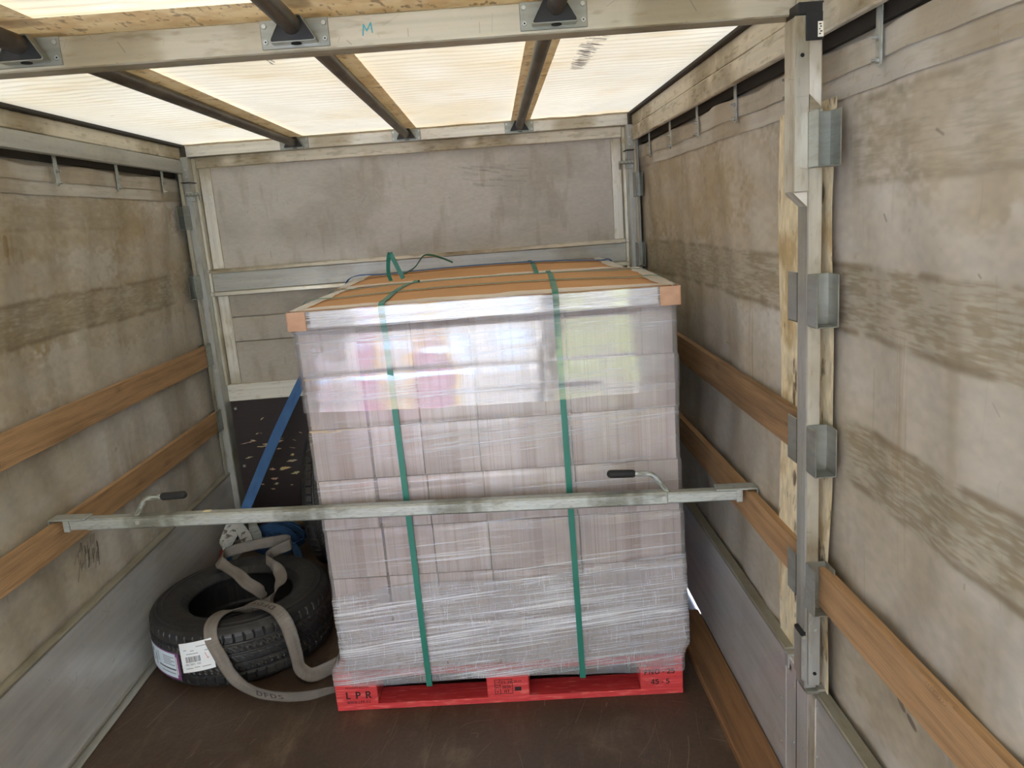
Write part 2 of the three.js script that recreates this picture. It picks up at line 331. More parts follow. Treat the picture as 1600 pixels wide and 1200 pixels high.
// roof: cream translucent tarpaulin, and the tan pockets sewn along the tubes
T.tarp = tex(1024, 2048, (u, v) => {
  const a = fbm(u, v, 5, 8, 4, 501), b = fbm(u, v, 8, 60, 4, 505);
  let c = mix3([241, 229, 198], [229, 210, 166], sst(0.4, 0.8, a) * 0.7); c = mix3(c, [214, 184, 130], 0.45 * sst(0.6, 0.85, b) * sst(0.4, 0.7, a));
  return c;
}, { draw: (ctx, w, h) => {
  const r = rngOf(52);
  strokes(ctx, 160, w, h, r, { col: [150, 124, 84], a: [0.05, 0.28], len: [6, 60], wd: [0.5, 2.5], ang: [0.1, 0.4] });
  strokes(ctx, 100, w, h, r, { col: [60, 50, 40], a: [0.1, 0.4], len: [2, 12], wd: [0.5, 1.6], ang: [0, 1.5] });
  const X = (x) => (x + 1.15) / 2.3 * w, Y = (z) => (1 - (z + 0.02) / 4.74) * h;
  for (let i = 0; i < 150; i++) { const t = r(), z = 1.3 + t * 0.75, x = 0.705 + 0.012 * t + (r() - 0.5) * 0.05 * (0.3 + t); ctx.strokeStyle = `rgba(48,40,36,${0.25 + 0.5 * r()})`; ctx.lineWidth = 0.6 + 1.6 * r(); ctx.beginPath(); ctx.moveTo(X(x - 0.016), Y(z)); ctx.lineTo(X(x + 0.02), Y(z - 0.02)); ctx.stroke(); }
  for (let i = 0; i < 30; i++) { const z = 1.72 + r() * 0.36, x = -0.2 + (z - 1.72) * 0.1; ctx.strokeStyle = `rgba(48,40,36,${0.3 + 0.4 * r()})`; ctx.lineWidth = 1 + r(); ctx.beginPath(); ctx.moveTo(X(x), Y(z)); ctx.lineTo(X(x + 0.01), Y(z - 0.03)); ctx.stroke(); }
} });
M.tarp = phys({ map: T.tarp, roughness: 0.97, transmission: 0.08, thickness: 0, specularIntensity: 0.2 });
T.pocket = tex(256, 1024, (u, v) => {
  const a = fbm(u, v, 4, 30, 4, 521), b = fbm(u, v, 6, 120, 3, 525);
  return mix3(mix3([242, 226, 188], [222, 198, 152], sst(0.35, 0.7, a)), [120, 98, 70], sst(0.62, 0.8, b) * 0.6);
}, { size: [0.16, 1.2] });
M.pocket = phys({ map: T.pocket, roughness: 0.97, transmission: 0.3, thickness: 0 });

// ------------------------------------------------------------------ the vehicle body: floor, walls, roof
const floorS = structure('floor');
part(floorS, 'deck_panel', bx(-1.098, 1.098, -0.05, 0, -0.02, 4.72, 0.003), M.floor);
for (const s of [-1, 1]) part(floorS, 'edge_trim', s < 0 ? [bx(-1.1, -1.062, 0, 0.008, 0.06, 4.7, 0.003, { grain: 'z' }), bx(-1.1, -1.088, 0.008, 0.02, 0.06, 4.7, 0.003, { grain: 'z' })] : [bx(1.098, 1.103, -0.09, -0.002, -0.02, 4.72, 0.001, { grain: 'z' })], M.aluGrey, 'aluminium floor edge angle');
part(floorS, 'edge_trim', bx(-1.16, -1.098, -0.09, 0, -0.02, 4.72), M.aluGrey);

// front wall
const wf = structure('wall_front');
part(wf, 'outer_skin', bx(-1.16, 1.16, -0.05, 2.11, -0.05, -0.012), M.panel);
part(wf, 'upper_panel', bx(-1.1, 1.1, 1.4, 2.06, -0.012, 0.004), M.panel);
part(wf, 'plywood_panel', bx(-1.1, 1.1, 0, 0.79, -0.012, 0.01), M.darkPly, 'dark film-faced plywood with pale splintered chips');
{ // three grey boards under the rail
  const ys = [0.86, 1.093, 1.222, 1.345];
  for (let i = 0; i < 3; i++) part(wf, 'board', bx(-1.1, 1.1, ys[i] + 0.0015, ys[i + 1] - 0.0015, -0.012, 0.006 + 0.002 * (i % 2), 0.003, { off: [0, i * 0.2] }), M.boardGrey);
}
for (const s of [-1, 1]) {
  const xa = s < 0 ? -1.055 : 1.005, xb = s < 0 ? -0.998 : 1.055;
  part(wf, 'edge_strip', [bx(xa, xb, 1.474, 1.985, 0, 0.012, 0.002, { grain: 'y' })], M.alu);
  part(wf, 'edge_strip', [bx(xa, xb, 0.873, 1.337, 0, 0.012, 0.002, { grain: 'y' })], M.alu);
}
part(wf, 'header_lip', bx(-1.08, 1.08, 1.972, 2.026, 0, 0.03, 0.003), M.aluCream);
const midRail = part(wf, 'cross_rail', [bx(-1.08, 1.08, 1.36, 1.455, 0, 0.034, 0.003)], M.aluGrey, 'galvanised horizontal rail across the front wall');
part(midRail, 'rail_lip', bx(-1.08, 1.08, 1.455, 1.474, 0, 0.05, 0.003), M.aluCream);
part(midRail, 'rail_lip', bx(-1.078, 1.08, 1.338, 1.36, 0, 0.05, 0.003), M.bright);
part(wf, 'lower_strip', bx(-1.08, 1.08, 0.782, 0.873, 0, 0.022, 0.003), M.alu);
for (const [x, y] of [[-1.05, 0.74], [-1.05, 0.42], [1.05, 0.74], [-0.5, 0.74], [0, 0.74], [0.5, 0.74], [-1.07, 1.466], [-1.06, 1.35], [1.06, 1.466], [1.06, 1.35]]) part(wf, 'screw', cyl(0.009, 0.008, 'z', x, y, y > 1 ? 0.052 : 0.013, 16, 0.006), M.screw);

// side curtains
const inwardX = (s) => s;
for (const s of [-1, 1]) {
  const w = structure(s < 0 ? 'wall_left' : 'wall_right');
  const mat = s < 0 ? M.curtainL : M.curtainR;
  const wave = (z, y) => 0.006 * Math.sin(z * 5.1 + y * 1.3 + s) + 0.004 * Math.sin(z * 11.3 + y * 2.7 + 1) + 0.01 * (fbm(z / 5, y / 2.2, 9, 5, 3, 60 + s) - 0.5) + 0.003 * Math.sin(z * 27 + 3 * Math.sin(y * 4));
  const zz = (u) => 0.04 + u * 4.66;
  part(w, 'curtain', gridGeo(220, 90, (u, v) => { const z = zz(u), y = CY0 + v * (1.822 - CY0); return [s * (1.14 + wave(z, y)), y, z, z / CZ, (y - CY0) / (CY1 - CY0)]; }), mat, 'grey tarpaulin curtain with brown dirt bands');
  // two sewn bands at the top, each lapping over the one below
  part(w, 'top_hem', gridGeo(160, 6, (u, v) => { const z = zz(u), y = 1.816 + v * 0.052; return [s * (1.136 + wave(z, y)), y, z, z * 0.9 + 0.3, y]; }), M.pvc);
  part(w, 'top_hem', gridGeo(160, 6, (u, v) => { const z = zz(u), y = 1.862 + v * (0.054 + 0.006 * Math.sin(z * 9 + s)); return [s * (1.132 + wave(z, y)), y, z, z + 0.7, y + 0.21]; }), M.pvc);
  part(w, 'light_block_skirt', bx(s < 0 ? -1.175 : 1.16, s < 0 ? -1.16 : 1.175, s < 0 ? -0.1 : 0.06, 2.11, -0.05, 4.72), M.pvc);  // added unseen sheet outside the curtain, keeps daylight from leaking in
}
// pale worn strip on the right curtain behind the centre post
part(scene.getObjectByName('wall_right'), 'worn_strip', gridGeo(8, 60, (u, v) => { const z = 2.035 + u * 0.325, y = 0.4 + v * 1.42; return [1.122 + 0.004 * Math.sin(y * 7), y, z + 0.004 * Math.sin(y * 15) * u, u * 0.33, y]; }), M.cream, 'cream worn strip streaked with black');

// roof tarpaulin
const ceil = structure('ceiling');
part(ceil, 'tarpaulin', gridGeo(150, 420, (u, v) => {
  const x = -1.15 + u * 2.3, z = -0.02 + v * 4.74;
  const rip = 0.003 * Math.sin(z * 118 + 5 * fbm(u, v, 7, 10, 3, 71) * 3 + x * 4) * (0.35 + 0.9 * fbm(u, v, 6, 9, 2, 73)) + 0.004 * (fbm(u, v, 9, 26, 3, 77) - 0.5);
  return [x, 2.094 + rip, z, u, v];
}), M.tarp, 'cream translucent roof tarpaulin with fine ripples');
const TUBE_X = [-0.553, -0.003, 0.552];
for (const x of TUBE_X) for (const [z0, z1] of [[0.03, 2.25], [2.3, 4.6]]) part(ceil, 'tube_pocket', gridGeo(4, 60, (u, v) => [x + 0.008 + (u - 0.5) * 0.094, 2.0815, z0 + v * (z1 - z0), u * 0.125, z0 + v * (z1 - z0)]), M.pocket, 'tan stained pocket along roof tube');
for (const [z0, z1] of [[2.2, 2.36], [0, 0.07]]) part(ceil, 'cross_pocket', gridGeo(40, 4, (u, v) => [-1.1 + u * 2.2, 2.0805, z0 + v * (z1 - z0), v * 0.16, u * 2.2]), M.pocket);

// ------------------------------------------------------------------ roof rails, beams, tubes
for (const s of [-1, 1]) {
  const side = s < 0 ? 'left' : 'right', X = (a, b) => (s < 0 ? [-b, -a] : [a, b]);
  const t = thing('roof_rail', `dirty cream aluminium roof rail along the top of the ${side} curtain`, 'rail');
  part(t, 'upper_profile', bx(...X(1.104, 1.16), 2.012, 2.07, 0.06, 4.7, 0.003, { grain: 'z' }), M.aluCream);
  part(t, 'lower_profile', bx(...X(1.096, 1.116), 1.947, 2.009, 0.09, 4.7, 0.004, { grain: 'z' }), s < 0 ? M.aluGrey : M.aluCream);
  part(t, 'track', bx(...X(1.143, 1.16), 1.93, 2.012, 0.09, 4.7, 0.002, { grain: 'z' }), M.darkStrip);
  part(t, 'seal', bx(...X(1.088, 1.16), 2.07, 2.084, 0.05, 4.7, 0.003), M.darkStrip);
}
function bowBracket(parent, x, y, z, dir = 1) {
  const b = part(parent, 'bracket', bx(-0.071, 0.071, -0.0285, 0.0285, 0, 0.003, 0.001), M.zinc, 'zinc bracket plate for roof tube');
  b.position.set(x, y, z); if (dir < 0) b.rotation.y = Math.PI;
  const trap = (wb, wt, h, r) => { const sh = new THREE.Shape(); sh.moveTo(-wb + r, -h); sh.lineTo(wb - r, -h); sh.quadraticCurveTo(wb, -h, wb - r * 0.6, -h + r); sh.lineTo(wt, h); sh.lineTo(-wt, h); sh.lineTo(-wb + r * 0.6, -h + r); sh.quadraticCurveTo(-wb, -h, -wb + r, -h); return sh; };
  const outer = trap(0.05, 0.02, 0.026, 0.008), inner = trap(0.0475, 0.0195, 0.0238, 0.007);
  outer.holes.push(new THREE.Path(inner.getPoints(8)));
  const hs = new THREE.ExtrudeGeometry(outer, { depth: 0.03, bevelEnabled: false, curveSegments: 8 }); hs.translate(0, 0.004, 0.002);
  part(b, 'housing', uvBox(hs), M.zinc);
  const ins = new THREE.ExtrudeGeometry(trap(0.0475, 0.0195, 0.0238, 0.007), { depth: 0.024, bevelEnabled: false, curveSegments: 8 }); ins.translate(0, 0.004, 0.003);
  part(b, 'insert', uvBox(ins), M.black);
  part(b, 'drain_hole', cyl(0.011, 0.002, 'y', 0.004, -0.0225, 0.016, 20), M.hole);
  for (const [sx, sy] of [[-0.062, -0.014], [0.062, -0.014], [-0.062, 0.017], [0.062, 0.017]]) part(b, 'screw', [cyl(0.0055, 0.004, 'z', sx, sy, 0.004, 18, 0.0045)], M.screw);
  for (const sx of [-0.062, 0.062]) part(b, 'screw_socket', cyl(0.0018, 0.001, 'z', sx, -0.014, 0.0065, 8), M.hole);
}
function beam(name, label, z0, z1, y0, y1, mat, x0 = -1.1, x1 = 1.1) {
  const t = thing(name, label, 'beam', [0, 0, 0]);
  part(t, 'profile', bx(x0, x1, y0, y1, z0, z1, 0.003), mat);
  return t;
}
const header = beam('roof_beam', 'cream aluminium beam along the top of the front wall', 0, 0.06, 2.026, 2.08, M.alu);
for (const x of TUBE_X) bowBracket(header, x, 2.053, 0.06);
part(header, 'end_cap', bx(-1.1, -1.086, 2.0, 2.075, 0.02, 0.09), M.darkStrip);
part(header, 'end_cap', bx(1.086, 1.1, 2.0, 2.075, 0.02, 0.09), M.darkStrip);
const mid = beam('roof_beam', 'nearer aluminium roof beam crossing overhead, marked with a blue letter', 2.24, 2.3, 1.995, 2.06, M.beam, -1.1, 1.062);
for (const x of [TUBE_X[0], 0.006, 0.548]) bowBracket(mid, x, 2.031, 2.3);
{ const t = tex(128, 128, null, { draw: (c) => { c.strokeStyle = '#2f9aa8'; c.lineWidth = 9; c.lineCap = 'round'; c.lineJoin = 'round'; c.beginPath(); c.moveTo(22, 108); c.lineTo(34, 30); c.lineTo(56, 78); c.lineTo(92, 20); c.lineTo(98, 92); c.stroke(); } });
  const g = new THREE.PlaneGeometry(0.034, 0.034); g.translate(0.158, 2.03, 2.3008); part(mid, 'marker_letter', g, std({ map: t, transparent: true, roughness: 0.6 }), 'blue felt-pen letter M'); }
for (const [i, x] of TUBE_X.entries()) {
  const where = ['left', 'middle', 'right'][i];
  const a = thing('roof_tube', `${where} dark steel roof tube between front wall and nearer beam`, 'tube');
  part(a, 'tube', uvBox(new THREE.CylinderGeometry(0.0195, 0.0195, 2.16, 24, 1).rotateX(Math.PI / 2).translate(x, 2.0555, 1.16), { grain: 'z' }), M.tubeSteel);
  const b = thing('roof_tube', `${where} dark steel roof tube running back overhead from nearer beam`, 'tube');
  part(b, 'tube', uvBox(new THREE.CylinderGeometry(0.0195, 0.0195, 2.28, 24, 1).rotateX(Math.PI / 2).translate(i === 1 ? 0.006 : x, 2.043, 3.465), { grain: 'z' }), M.tubeSteel);
}
// rear frame behind the camera
{ const t = beam('rear_header', 'aluminium header over the open rear doorway', 4.6, 4.7, 1.98, 2.08, M.alu); for (const s of [-1, 1]) part(t, 'rear_post', bx(s < 0 ? -1.16 : 1.07, s < 0 ? -1.07 : 1.16, 0, 2.08, 4.62, 4.7), M.alu); }

// ------------------------------------------------------------------ posts
function pocket(parent, x0, x1, y0, y1, z0, z1, open) {     // slat pocket: back plate and two side plates, open towards +z or -z
  const t = 0.003, zb = open > 0 ? [z0, z0 + t] : [z1 - t, z1];
  return part(parent, 'slat_pocket', [bx(x0, x1, y0, y1, ...zb, 0.001), bx(x0, x0 + t, y0, y1, z0, z1, 0.001), bx(x1 - t, x1, y0, y1, z0, z1, 0.001), bx(x0, x1, y0, y0 + t, z0, z1, 0.001)], M.zinc);
}
const SLAT_Y = [[0.66, 0.759], [1.004, 1.105], [1.345, 1.45], [1.685, 1.79]];
{ // centre post on the right
  const t = thing('centre_post', 'aluminium upright post with slat pockets halfway along the right side', 'post');
  part(t, 'upper_tube', bx(1.04, 1.1, 1.63, 1.985, 2.286, 2.344, 0.003, { grain: 'y' }), M.alu);
  part(t, 'lower_tube', bx(1.07, 1.1, 0.42, 1.64, 2.287, 2.344, 0.003, { grain: 'y' }), M.aluGrey);
  part(t, 'front_plate', [bx(1.0715, 1.1, 0.46, 1.8, 2.3445, 2.347, 0.001, { grain: 'y' })], M.bright);
  part(t, 'front_plate', [bx(1.0395, 1.071, 1.632, 1.985, 2.3445, 2.3465, 0.001, { grain: 'y' })], M.bright);
  { const sh = new THREE.Shape(); sh.moveTo(1.0715, 1.8); sh.lineTo(1.0715, 1.83); sh.lineTo(1.1, 1.8); const g = new THREE.ExtrudeGeometry(sh, { depth: 0.0025, bevelEnabled: false }); g.translate(0, 0, 2.3445); part(t, 'plate_tip', uvBox(g), M.bright); }
  { const sh = new THREE.Shape(); sh.moveTo(1.04, 1.63); sh.lineTo(1.07, 1.63); sh.lineTo(1.07, 1.6); const g = new THREE.ExtrudeGeometry(sh, { depth: 0.05, bevelEnabled: false }); g.translate(0, 0, 2.29); part(t, 'step_wedge', uvBox(g), M.alu); }
  for (const [y0, y1] of SLAT_Y.slice(1)) pocket(t, 1.069, 1.118, y0 - 0.006, y1 + 0.004, 2.347, 2.4, 1);
  pocket(t, 1.069, 1.118, SLAT_Y[0][0] - 0.006, SLAT_Y[0][1] + 0.012, 2.347, 2.4, 1);
  for (const [y0, y1] of SLAT_Y.slice(0, 3)) pocket(t, 1.069, 1.118, y0 - 0.006, y1 + 0.004, 2.232, 2.288, -1);
  part(t, 'head_clamp', [bx(1.046, 1.1, 1.985, 2.01, 2.28, 2.35, 0.002), bx(1.062, 1.098, 1.935, 1.99, 2.347, 2.352, 0.001)], M.black);
  { const st = tex(64, 128, () => [226, 222, 206], { draw: (c, w, h) => { c.fillStyle = '#1c1a18'; for (let i = 0; i < 5; i++) c.fillRect(14 + (i % 2) * 10, 16 + i * 20, 26 - (i % 3) * 6, 11); } });
    const g = new THREE.PlaneGeometry(0.012, 0.03); g.translate(1.091, 1.955, 2.3535); part(t, 'maker_plate', g, std({ map: st, roughness: 0.5 }), 'small pale plate with dark print'); }
  part(t, 'bolt_hole', cyl(0.0042, 0.001, 'z', 1.056, 1.908, 2.3468, 18), M.hole);
  // latch housing at the foot, bolts, and the hinge pillar between the sideboards
  const l = part(t, 'foot_latch', [bx(1.062, 1.1, 0.452, 0.575, 2.29, 2.35, 0.006, { grain: 'y' }), bx(1.073, 1.102, 0.448, 0.66, 2.35, 2.36, 0.002, { grain: 'y' })], M.aluGrey);
  part(l, 'latch_groove', bx(1.06, 1.1, 0.575, 0.585, 2.3, 2.345, 0.002), M.black);
  for (const y of [0.648, 0.6, 0.482]) part(l, 'bolt', cyl(0.0042, 0.003, 'z', 1.088, y, 2.3615, 16), y === 0.6 ? M.screw : M.hole);
  part(t, 'lock_pin', [cyl(0.008, 0.03, 'y', 1.085, 0.438, 2.335), bx(1.07, 1.1, 0.424, 0.432, 2.31, 2.36, 0.002)], M.zinc);
  const p = part(t, 'hinge_pillar', [bx(1.1, 1.128, -0.05, 0.405, 2.142, 2.292, 0.003, { grain: 'y' })], M.board, 'grey pillar between the two sideboards');
  part(p, 'pillar_groove', bx(1.0985, 1.1, 0, 0.4, 2.2155, 2.2185, 0.0005), M.darkStrip);
  for (const [y, z] of [[0.34, 2.2], [0.17, 2.2], [0.06, 2.2], [0.2, 2.27]]) part(p, 'rivet', cyl(0.003, 0.003, 'x', 1.0985, y, z, 10), M.screw);
}
for (const s of [-1, 1]) { // corner posts at the front wall
  const side = s < 0 ? 'left' : 'right', X = (a, b) => (s < 0 ? [-b, -a] : [a, b]);
  const t = thing('corner_post', `aluminium corner post at the ${side} end of the front wall`, 'post');
  part(t, 'post_body', bx(...X(1.072, 1.13), 0, 2.025, 0.0, 0.1, 0.004, { grain: 'y' }), M.aluGrey);
  part(t, 'bright_strip', bx(...X(1.056, 1.0725), 0.873, 2.02, 0.012, 0.046, 0.002, { grain: 'y' }), M.bright);
  part(t, 'guide_rod', [bx(...X(1.1, 1.106), 0.42, 1.945, 0.125, 0.138, 0.002, { grain: 'y' }), bx(...X(1.1, 1.106), 0.42, 1.945, 0.145, 0.152, 0.002, { grain: 'y' })], M.bright);
  part(t, 'head_joint', [bx(...X(1.06, 1.104), 1.9, 1.904, 0.02, 0.14, 0.001)], M.darkStrip);
  for (const [y0, y1] of SLAT_Y) { const q = X(1.094, 1.13); pocket(t, q[0], q[1], y0 - 0.006, y1 + 0.004, 0.1, 0.175, 1); }
  const lt = part(t, 'door_latch', [bx(...X(1.06, 1.1), 1.815, 1.86, 0.1, 0.106, 0.001), cyl(0.008, 0.07, 'x', s * 1.06, 1.845, 0.118), bx(...X(1.024, 1.034), 1.812, 1.852, 0.11, 0.124, 0.004)], M.galv, 'galvanised toggle latch');
  for (const y of [1.825, 1.85]) part(lt, 'rivet', cyl(0.004, 0.004, 'z', s * 1.092, y, 0.108, 10), M.screw);
  for (const y of [1.93, 1.965]) part(t, 'rivet', cyl(0.004, 0.004, 'z', s * 1.085, y, 0.102, 10), M.screw);
  part(t, 'stud', [cyl(0.009, 0.012, 'z', s * 1.085, 0.965, 0.105, 16), cyl(0.004, 0.02, 'z', s * 1.085, 0.965, 0.112, 10)], M.screw);
}

// ------------------------------------------------------------------ sideboards
function sideboard(label, s, z0, z1, y0) {
  const t = thing('sideboard', label, 'sideboard'), X = (a, b) => (s < 0 ? [-b, -a] : [a, b]);
  part(t, 'panel', bx(...X(1.1, 1.126), y0, 0.408, z0, z1, 0.002, { off: [z0, 0] }), M.board);
  part(t, 'top_rail', bx(...X(1.097, 1.131), 0.404, 0.418, z0, z1, 0.003, { grain: 'z' }), M.boardTop);
  for (const z of [z0 + 0.05, z1 - 0.04]) for (const y of [0.1, 0.24, 0.38]) part(t, 'rivet', cyl(0.004, 0.003, 'x', s * 1.099, y, z, 12), M.screw);
  return t;
}
sideboard('long grey metal sideboard along the foot of the left curtain', -1, 0.1, 4.6, 0.0);
{ const t = sideboard('grey metal sideboard beside the wrapped stack at right', 1, 0.1, 2.14, 0.017);
  part(t, 'light_block_strip', bx(1.1, 1.126, 0.0005, 0.017, 1.21, 2.14, 0.002), M.rubberBlack);  // added strip, blocks the daylight slit along the nearer stretch
  part(t, 'end_hasp', [bx(1.096, 1.128, 0.37, 0.412, 2.14, 2.165, 0.002), bx(1.1, 1.126, 0.37, 0.39, 2.165, 2.18, 0.002)], M.aluGrey); }
{ const t = sideboard('grey metal sideboard in the near right corner', 1, 2.3, 4.6, 0.0);
  part(t, 'end_strip', bx(1.0965, 1.1, 0.0, 0.4, 2.3, 2.345, 0.001, { grain: 'y' }), M.alu);
  part(t, 'end_lock', [bx(1.098, 1.13, 0.416, 0.424, 2.3, 2.345, 0.003), cyl(0.008, 0.004, 'y', 1.114, 0.4255, 2.322)], M.aluGrey); }

// ------------------------------------------------------------------ wooden slats and hangers
function slat(label, s, y, z0, z1, mat, seed) {
  const t = thing('wooden_slat', label, 'slat', [s * 1.1105, (y[0] + y[1]) / 2, (z0 + z1) / 2]);
  const L = z1 - z0, h = y[1] - y[0], r = rngOf(seed);
  let g = new THREE.BoxGeometry(0.021, h, L, 1, 4, 70); const p = g.attributes.position;
  for (let i = 0; i < p.count; i++) { const z = p.getZ(i), Y = p.getY(i); p.setY(i, Y * (1 + 0.025 * (fbm(z / 5 + 0.5, 0.3, 40, 2, 3, seed) - 0.5)) + 0.003 * Math.sin(z * 2.2 + seed)); p.setX(i, p.getX(i) + 0.0015 * (fbm(z / 5 + 0.5, Y * 3 + 0.5, 30, 6, 2, seed + 4) - 0.5)); }
  g = g.toNonIndexed(); g.computeVertexNormals();
  part(t, 'board', uvBox(g, { grain: 'z', off: [r() * 2, r()] }), mat);
  for (let i = 0; i < 7; i++) { const z = (r() - 0.5) * L * 0.96, top = r() < 0.6 ? 1 : -1, l = 0.01 + r() * 0.05; part(t, 'splinter', cbox(0.004, 0.002, l, -s * 0.0085, top * (h / 2 + 0.0003) + 0.003 * Math.sin(z * 2.2 + seed), z, 0.0006, { grain: 'z' }), M.wood); }
}
slat('upper wooden slat along the left curtain', -1, SLAT_Y[1], 0.105, 4.5, M.wood, 3);
slat('lower wooden slat on the left carrying the cargo bar', -1, SLAT_Y[0], 0.105, 4.5, M.wood, 8);
slat('upper wooden slat on the right, ending at the centre post', 1, SLAT_Y[1], 0.105, 2.283, M.woodDark, 15);
slat('lower wooden slat on the right carrying the end of the cargo bar', 1, SLAT_Y[0], 0.105, 2.283, M.wood, 21);
slat('near wooden slat on the right, in front of the centre post', 1, SLAT_Y[0], 2.352, 4.5, M.wood, 27);
function hanger(s, z, label) {
  const t = thing('curtain_hanger', label, 'hanger', [s * 1.122, 1.945, z], 0, 'flat metal hangers along the curtain tops');
  const sh = new THREE.Shape(); sh.moveTo(-0.0105, 0.03); sh.lineTo(0.0105, 0.03); sh.lineTo(0.0105, -0.09); sh.absarc(0, -0.09, 0.0105, 0, -Math.PI, true);
  const g = new THREE.ExtrudeGeometry(sh, { depth: 0.003, bevelEnabled: false, curveSegments: 10 }); g.rotateY(Math.PI / 2); g.translate(-0.0015, 0, 0);
  part(t, 'strap_plate', uvBox(g, { grain: 'y' }), M.galv);
  for (const y of [-0.048, -0.088]) part(t, 'bolt', [cyl(0.0055, 0.006, 'x', -s * 0.004, y, 0.0, 8), cyl(0.003, 0.014, 'x', -s * 0.008, y, 0, 10)], M.screw);
}
[0.3, 0.745, 1.2].forEach((z, i) => hanger(-1, z, `metal hanger on the left curtain, ${ORD[i]} from the front wall`));
[0.40, 0.82, 1.24, 1.675, 2.09].forEach((z, i) => hanger(1, z, `metal hanger on the right curtain, ${ORD[i]} from the front wall`));
hanger(1, 2.54, 'metal hanger on the right curtain, just nearer than the centre post');
hanger(1, 2.98, 'metal hanger on the right curtain at the top edge of the view');

// wooden plank on the floor
{ const t = thing('floor_plank', 'stained wooden plank lying on the floor along the right sideboard', 'plank', [1.0425, 0, 2.5], 0.003);
  part(t, 'board', cbox(0.11, 0.03, 2.6, 0, 0.0152, 0, 0.003, { grain: 'z', off: [0.4, 0.1] }), std({ map: T.woodDark, color: 0xd8c8b8, roughness: 0.7, bumpMap: T.woodBump, bumpScale: 0.0012 })); }

// ------------------------------------------------------------------ pallets, cartons, film, straps
T.red = tex(512, 256, (u, v) => { const a = fbm(u, v, 6, 20, 4, 601), b = fbm(u, v, 14, 60, 3, 605); let c = mix3([214, 70, 68], [180, 40, 46], a); c = mix3(c, [232, 138, 122], 0.55 * sst(0.55, 0.8, b)); return c; }, { size: [0.6, 0.3], draw: (ctx, w, h) => { const r = rngOf(66); strokes(ctx, 120, w, h, r, { col: [120, 22, 26], a: [0.1, 0.4], len: [5, 90], wd: [0.5, 2.5], ang: [0, 0.1] }); strokes(ctx, 60, w, h, r, { col: [240, 170, 150], a: [0.1, 0.5], len: [3, 40], wd: [0.5, 3], ang: [0, 0.2] }); } });
M.red = std({ map: T.red, roughness: 0.65, bumpMap: T.woodBump, bumpScale: 0.001 });
function textDecal(w, h, pw, ph, draw) { const t = tex(pw, ph, null, { draw }); const g = new THREE.PlaneGeometry(w, h); return [g, std({ map: t, transparent: true, roughness: 0.7 })]; }
const PW = 1.19, PD = 0.79;
function pallet(label, pos, turn, marks) {      // origin: front left corner on the floor, x along the front, -z to the back
  const t = thing('pallet', label, 'pallet', pos, turn, 'red wooden pallets');
  for (const z of [-0.05, -PD / 2, -PD + 0.05]) part(t, 'skid_board', bx(0, PW, 0, 0.022, z - 0.05, z + 0.05, 0.003), M.red);
  for (const x of [0.0725, PW / 2, PW - 0.0725]) { for (const z of [-0.05, -PD / 2, -PD + 0.05]) part(t, 'block', bx(x - 0.0725, x + 0.0725, 0.022, 0.1, z - 0.05, z + 0.05, 0.003, { off: [x, z] }), M.red); part(t, 'stringer_board', bx(x - 0.0725, x + 0.0725, 0.1, 0.122, -PD, 0, 0.003, { grain: 'z' }), M.red); }
  for (let i = 0; i < 7; i++) { const z = -0.06 - i * (PD - 0.12) / 6; part(t, 'deck_board', bx(0, PW, 0.122, 0.144, z - 0.05 - (i % 6 ? 0 : 0.01), z + 0.05 + (i % 6 ? 0 : 0.01), 0.003, { off: [i * 0.31, 0] }), M.red); }
  if (marks) {
    const ink = '#2a0d10';
    const put = (x, y, [g, m], l) => { g.translate(x, y, 0.0012); part(t, 'stencil', g, m, l); };
    put(0.078, 0.061, textDecal(0.13, 0.074, 520, 296, (c) => { c.fillStyle = ink; c.textAlign = 'center'; c.globalAlpha = 0.75; c.font = 'bold 36px sans-serif'; c.fillText('PROPERTY PALETTE', 260, 50, 380); c.globalAlpha = 0.95; c.font = 'bold 150px sans-serif'; ['L', 'P', 'R'].forEach((k, i) => c.fillText(k, 120 + i * 140, 205)); c.font = 'bold 52px sans-serif'; c.fillText('WWW.LPR.EU', 260, 275, 330); }), 'black stencilled letters LPR');
    put(PW / 2, 0.062, textDecal(0.12, 0.07, 480, 280, (c) => { c.strokeStyle = ink; c.fillStyle = ink; c.lineWidth = 8; c.strokeRect(60, 30, 240, 215); c.beginPath(); c.moveTo(135, 30); c.lineTo(135, 245); c.moveTo(60, 110); c.lineTo(135, 110); c.stroke(); c.font = 'bold 62px sans-serif'; c.fillText('ES-39', 148, 95, 145); c.fillText('0039', 158, 165, 120); c.fillText('HT', 180, 232); c.font = 'bold 46px sans-serif'; c.fillText('I P', 70, 90, 60); c.fillText('PC', 72, 170, 55); c.fillText('Y', 84, 232); c.fillText('25-11', 315, 85, 130); c.fillRect(330, 150, 90, 60); }), 'black stamped box of letters and numbers');
    put(PW - 0.082, 0.066, textDecal(0.135, 0.09, 540, 360, (c) => { c.fillStyle = ink; c.textAlign = 'center'; c.font = 'bold 104px sans-serif'; c.fillText('PNO - 25', 280, 130, 450); c.fillText('45 - 5', 290, 280, 290); }), 'black stencilled PNO - 25 and 45 - 5');
  }
}
const PA = [-0.276, 0, 1.648], TA = -0.0428, PB = [-0.29, 0, 0.83], TB = -0.012;
pallet('red block pallet under the nearer wrapped stack, stencilled in black', PA, TA, true);
pallet('red block pallet hidden under the farther wrapped stack', PB, TB, false);

